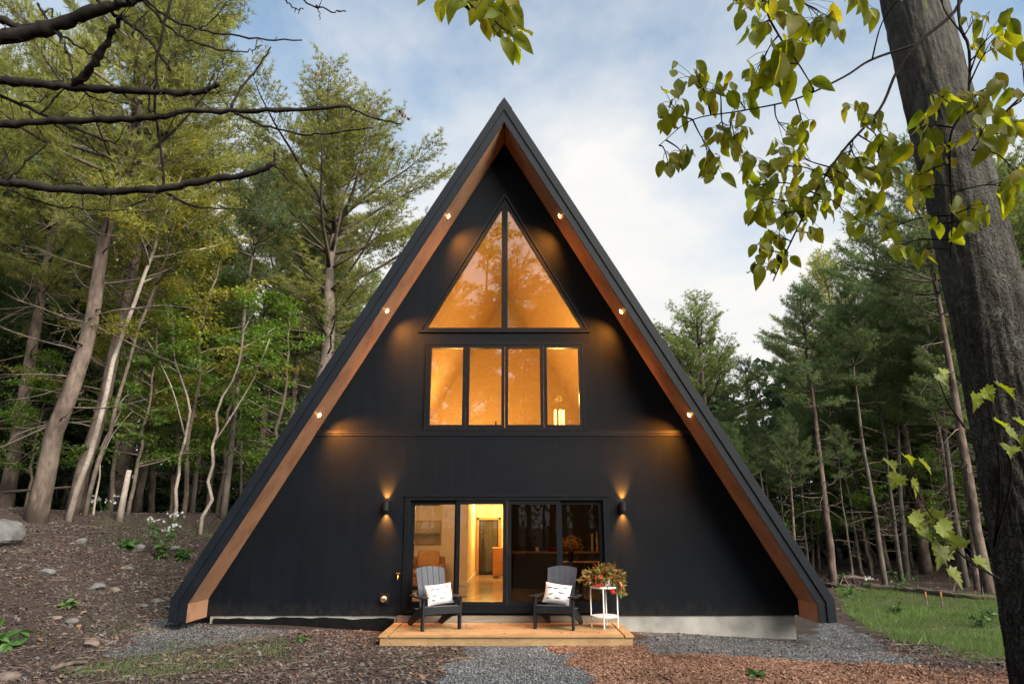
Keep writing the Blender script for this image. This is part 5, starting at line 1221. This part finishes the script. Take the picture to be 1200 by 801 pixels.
grass("grass", gp([(-40, 640), (215, 650), (200, 728), (130, 768), (440, 760), (540, 760), (500, 835), (-60, 835)]), 260, .07, "sparse grass sprouting in the bare earth bank", .13)
grass("grass", gp([(110, 612), (290, 612), (290, 640), (110, 640)]), 200, .12, "dry grass along the edge of the left wood", -.05)

# ------------------------------------------------------------------ rocks, log, stakes, plants
def rock(px_, py_, w, label, mat='rock', flat=.55, sink=.3, group=None, seed=0, name="rock", Y=None):
    g = G(px_, py_) if Y is None else np.array([G2(px_, Y), Y, h1(G2(px_, Y), Y)])
    bm = bmesh.new(); bmesh.ops.create_icosphere(bm, subdivisions=3, radius=1)
    r2 = np.random.default_rng(seed); pl = [(r2.normal(size=3), r2.uniform(.55, .85)) for _ in range(9)]
    for v_ in bm.verts:
        c = np.array(v_.co)
        for nn, d in pl:
            nn = nn / np.linalg.norm(nn); e = np.dot(c, nn)
            if e > d: c = c - nn * (e - d) * .9
        c = c * (1 + .18 * float(fbm(np.array([c[0] * 2 + seed]), np.array([c[1] * 2 + c[2]]), 3)[0])); v_.co = (c[0] * w / 2, c[1] * w / 2 * .8, c[2] * w / 2 * flat)
    me = bpy.data.meshes.new(name); bm.to_mesh(me); bm.free(); me.materials.append(M[mat])
    o = bpy.data.objects.new(name, me); C.objects.link(o); o.location = (g[0], g[1], g[2] + w / 2 * flat * (1 - 2 * sink) * .6); o.rotation_euler = (0, 0, r2.uniform(0, 6)); return tag(o, label, "rock", group)
rock(-2, 614, 1.15, "large grey boulder at the foot of the thick leaning pine", 'rock', .62, .25, None, 3, "boulder", 13.6)
for i, (a, c, w, lab, mt) in enumerate([(108, 756, .30, "round tan stone lying alone below the bank, left of the gravel", 'rock_tan'), (112, 690, .34, "flat grey stone in the middle of the stony bank", 'rock'), (136, 692, .26, "tan stone beside the flat grey stone in the middle of the bank", 'rock_tan'),
      (184, 706, .28, "pale stone close to the lower left corner of the roof", 'rock'), (168, 711, .22, "grey stone just left of the pale stone near the roof corner", 'rock'), (84, 730, .24, "half buried stone above the lone round tan stone", 'rock'), (6, 797, .3, "tan stone at the bottom left corner of the clearing", 'rock_tan'),
      (160, 645, .5, "grey flat rock right beside the white flowering plant", 'rock'), (205, 643, .34, "rock just behind the flowering plant, towards the roof", 'rock'), (66, 725, .2, "small brown stone left of the half buried stone", 'rock_tan'), (55, 672, .3, "flat stone high on the left bank below the boulder", 'rock'), (150, 668, .3, "pale stone below the dark leafy weed", 'rock'), (95, 636, .35, "flat dark stone below the pale leaning trunk", 'rock'), (200, 713, .24, "whitish stone touching the gravel at the roof corner", 'rock')]):
    rock(a, c, w, lab, mt, .5, .3, None, 20 + i)
def weed(name, px_, py_, hgt, nst, leaves, ls, label, mat='weed', flowers=0, Y=None, spread=.3, cat="plant"):
    g = G(px_, py_) if Y is None else np.array([G2(px_, Y), Y, h1(G2(px_, Y), Y)])
    t = thing(name, label, cat, g); st, lv, fl = MB(), MB(), MB(); hf = False
    for i in range(nst):
        a = rng.uniform(0, 2 * pi); hh_ = hgt * rng.uniform(.7, 1.05)
        pts = curve_pts((rng.normal() * .03, rng.normal() * .03, -.02), (cos(a) * spread, sin(a) * spread, 1), hh_, 5, wob=.06); st.tube(pts, np.linspace(.007, .003, 6), 4)
        k = leaves; u = rng.random(k); q = np.array([at_curve(pts, min(.99, .1 + .9 * s))[0] for s in u]); yd = rdir(k, -.1); yd[:, 2] *= .5
        place_leaves(lv, LV, LF, q, yd, rdir(k, 1.5), ls * rng.uniform(.6, 1.2, k))
        if flowers:
            for _ in range(flowers):
                c = pts[-1] + rng.normal(size=3) * np.array([.07, .07, .035]); d = rdir(9, .5); fl = MB(); place_leaves(fl, LV, LF, c + d * .004, d, rdir(9), rng.uniform(.03, .05, 9)); fl.build('flower', M['petal_white'], t)
    st.build("stem", M['weed'], t, smooth=True); lv.build("leaves", M[mat], t)
    if hf: fl.build("flowers", M['petal_white'], t)
    return t
weed("flowering_plant", 188, 655, .95, 6, 28, .12, "tall weed with white flower heads on the bank near the roof", 'weed', 3)
weed("weed_plant", 150, 643, .30, 7, 16, .16, "dark low leafy weed left of the tall white flowering weed", 'weed', 0, None, .9)
weed("weed_plant", 214, 657, .35, 6, 16, .15, "low leafy weed between the white flowering weed and the roof", 'weed', 0, None, .6)
weed("weed_plant", 4, 760, .35, 4, 8, .22, "broad leaved green weed at the left border of the clearing", 'weed', 0, None, .6)
weed("weed_plant", 76, 712, .18, 4, 8, .14, "small bright green weed on the stony bank", 'grass', 0, None, .7)
weed("weed_plant", 422, 728, .22, 6, 10, .13, "yellow green weed growing against the foundation left of the deck", 'leaf_yellow', 0, None, .8)
weed("weed_plant", 354, 752, .14, 4, 10, .09, "small green weed on the ground in front of the left wall", 'weed', 0, None, .7)
for i, (a, c, lab) in enumerate([(104, 603, "white wildflowers left of the short yellowish sapling"), (121, 604, "white wildflowers right of the short yellowish sapling"), (208, 606, "white wildflowers at the foot of the crooked sapling pair"), (1020, 690, "pale wildflower clump in front of the right wood")]):
    weed("flowering_plant", a, c, .45, 4, 8, .09, lab, 'weed', 3, 19.0 if i < 3 else None, .4)
for a, c, hh_, lab in ((985, 684, .5, "leafy weed beside the driftwood heap in the grass"), (1058, 693, .9, "young leafy stem standing at the fallen log"), (995, 700, .35, "leafy weed in the grass next to the roof's right corner"), (1050, 720, .3, "leafy weed in the middle of the grass"), (1150, 735, .4, "leafy weed in the grass left of the big grey tree"), (890, 794, .1, "tiny weed among the wood chips")):
    weed("weed_plant", a, c, hh_, 5, 12, .13, lab, 'weed', 0, None, .6)
# fallen log and driftwood heap along the right wood
pl = [G(a, c) + [0, 0, .10] for a, c in ((1010, 688), (1055, 693), (1110, 699), (1165, 704), (1215, 707))]
lp = smooth_path(np.array(pl) - pl[0], 12); lp[:, 2] += rng.normal(size=len(lp)) * .012 - .03; mb = MB(); mb.tube(lp, np.linspace(.10, .055, len(lp)) * (1 + .14 * rng.normal(size=len(lp))), 10)
for q_ in (8, 17, 25, 33): mb.tube(curve_pts(lp[q_], (rng.normal() * .5, rng.normal() * .4, .8), rng.uniform(.2, .6), 4, wob=.15), [.03, .022, .018, .012, .005], 6)
if True: pass
o = mb.build("fallen_log", M['deadwood'], None, smooth=True); o.location = [float(q) for q in pl[0]]; tag(o, "long fallen log lying along the edge of the right wood", "log")
for i, (a1, c1, a2, c2, w, lab) in enumerate(((968, 684, 1012, 690, .09, "pinkish dead branch at the front of the driftwood heap"), (974, 676, 1004, 688, .08, "dead branch leaning over the driftwood heap"), (990, 682, 1026, 680, .07, "dead branch at the back of the driftwood heap"))):
    p1, p2 = G(a1, c1 + 4), G(a2, c2 + 4); p1[2] += .08 + .1 * i; p2[2] += .08 + .03 * i
    pts = np.linspace(p1, p2, 7) + rng.normal(size=(7, 3)) * .05; mb = MB(); mb.tube(pts - pts[0], np.linspace(w, w * .5, 7), 7)
    for _ in range(4): q = pts[rng.integers(1, 6)] - pts[0]; mb.tube(curve_pts(q, rdir(1, .4)[0], .5, 3, wob=.1), [.03, .02, .015, .006], 5)
    o = mb.build("dead_branch", M['deadwood'], None, smooth=True); o.location = [float(q) for q in pts[0]]; tag(o, lab, "branch")
for a, lab in ((1087, "orange tipped wooden stake in the grass, nearer the house"), (1105, "orange tipped wooden stake in the grass, nearer the big grey tree")):
    g = G(a, 713); t = thing("survey_stake", lab, "stake", g, 0, "survey stakes in the grass")
    mb = MB(); mb.box((-.018, -.018, -.1), (.018, .018, .42), ry if False else 0); mb.build("post", M['deadwood'], t); mb = MB(); mb.box((-.022, -.022, .30), (.022, .022, .43)); mb.build("tape", M['orange_tape'], t)
p1, p2 = G(55, 790), G(104, 776); pts = np.linspace(p1 + [0, 0, .03], p2 + [0, 0, .03], 7) + rng.normal(size=(7, 3)) * .02; mb = MB(); mb.tube(pts - pts[0], np.linspace(.035, .02, 7), 7); o = mb.build("dead_stick", M['limb'], None, smooth=True); o.location = [float(q) for q in pts[0]]; tag(o, "pale dead stick lying on the earth at the lower left", "stick")
# white stump and fallen trunk in the left wood
x = G2(141, 17.5); mb = MB(); mb.tube([(0, 0, -.2), (.03, 0, .6), (.06, .02, 1.25)], [.09, .075, .06], 9); o = mb.build("tree_stump", M['bark_birch'], None, smooth=True); o.location = (x, 17.5, h1(x, 17.5)); tag(o, "thin pale broken trunk standing right of the short yellowish sapling", "stump")
x0_, x1_ = G2(0, 20), G2(80, 19); mb = MB(); mb.tube([(0, 0, 0), (1.2, -.4, .05), (x1_ - x0_, -1, .1)], [.045, .04, .03], 8); o = mb.build("fallen_log", M['deadwood'], None, smooth=True); o.location = (x0_, 20, h1(x0_, 20) + .55); tag(o, "thin fallen trunk lying level behind the thick leaning pine", "log")

# ------------------------------------------------------------------ sky, sun, render
w = bpy.data.worlds.new("World"); scene.world = w; w.use_nodes = True; nt = w.node_tree
bg = nt.nodes["Background"]; SE, SR = R(32), R(118)
sk = N(nt, "ShaderNodeTexSky"); sk.sky_type = 'NISHITA'; sk.sun_disc = False; sk.sun_elevation = SE; sk.sun_rotation = SR; sk.air_density = 1.0; sk.dust_density = 1.5; sk.ozone_density = 1.5
tc = N(nt, "ShaderNodeTexCoord"); sx = N(nt, "ShaderNodeSeparateXYZ"); L(nt, tc.outputs["Generated"], sx.inputs[0])
mx_ = N(nt, "ShaderNodeMath", operation='MAXIMUM'); L(nt, sx.outputs["Z"], mx_.inputs[0]); mx_.inputs[1].default_value = .04
ad = N(nt, "ShaderNodeMath", operation='ADD'); L(nt, mx_.outputs[0], ad.inputs[0]); ad.inputs[1].default_value = .18
dv = N(nt, "ShaderNodeVectorMath", operation='DIVIDE'); L(nt, tc.outputs["Generated"], dv.inputs[0]); L(nt, ad.outputs[0], dv.inputs[1])
mp = N(nt, "ShaderNodeMapping"); mp.inputs["Scale"].default_value = (1.0, .8, 0); mp.inputs["Rotation"].default_value = (0, 0, R(35)); mp.inputs["Location"].default_value = (.6, .35, 0); L(nt, dv.outputs[0], mp.inputs["Vector"])
cn = noise(nt, mp.outputs[0], 1.1, 8, .58)
# cloud cover gets denser towards the horizon
cv = N(nt, "ShaderNodeMapRange"); L(nt, sx.outputs["Z"], cv.inputs[0]); cv.inputs[1].default_value = .28; cv.inputs[2].default_value = .66; cv.inputs[3].default_value = .26; cv.inputs[4].default_value = -.06
ca_ = N(nt, "ShaderNodeMath", operation='ADD'); L(nt, cn, ca_.inputs[0]); L(nt, cv.outputs[0], ca_.inputs[1])
cf = ramp(nt, ca_.outputs[0], [(.40, (.12, .12, .12)), (.54, (.6, .6, .6)), (.68, (1, 1, 1))])
cn2 = noise(nt, mp.outputs[0], 2.3, 6, .6)
cc = ramp(nt, cn2, [(.3, (3.45, 3.5, 3.55)), (.7, (4.1, 3.98, 3.80))])
skb = N(nt, "ShaderNodeVectorMath", operation='SCALE'); tint = mixc(nt, 1.0, sk.outputs[0], (.80, 1.02, 1.0), 'MULTIPLY'); L(nt, tint, skb.inputs[0]); skb.inputs["Scale"].default_value = .95
L(nt, mixc(nt, cf, skb.outputs[0], cc), bg.inputs["Color"]); bg.inputs["Strength"].default_value = .10
sd = bpy.data.lights.new("sun", 'SUN'); sd.energy = 4.1; sd.angle = R(45); sd.color = (1, .92, .79)
so = bpy.data.objects.new("sun", sd); C.objects.link(so)
# sun stands behind the camera on the right
az = R(44); sv = Vector((sin(az) * cos(SE), -cos(az) * cos(SE), sin(SE)))
so.rotation_euler = (-sv).to_track_quat('-Z', 'Y').to_euler(); sk.sun_rotation = math.atan2(sv.x, sv.y)
scene.view_settings.view_transform = 'Standard'; scene.view_settings.look = 'None'; scene.view_settings.exposure = 1.35; scene.view_settings.gamma = 1
scene.render.engine = 'CYCLES'; cy = scene.cycles
cy.use_denoising = True; cy.max_bounces = 8; cy.transparent_max_bounces = 12; cy.diffuse_bounces = 3; cy.glossy_bounces = 3; cy.transmission_bounces = 4
cy.caustics_reflective = False; cy.caustics_refractive = False; cy.sample_clamp_indirect = 4; cy.use_adaptive_sampling = True; cy.adaptive_threshold = .02
for o in C.objects:
    for k in ("_h", "_used"):
        if k in o: del o[k]
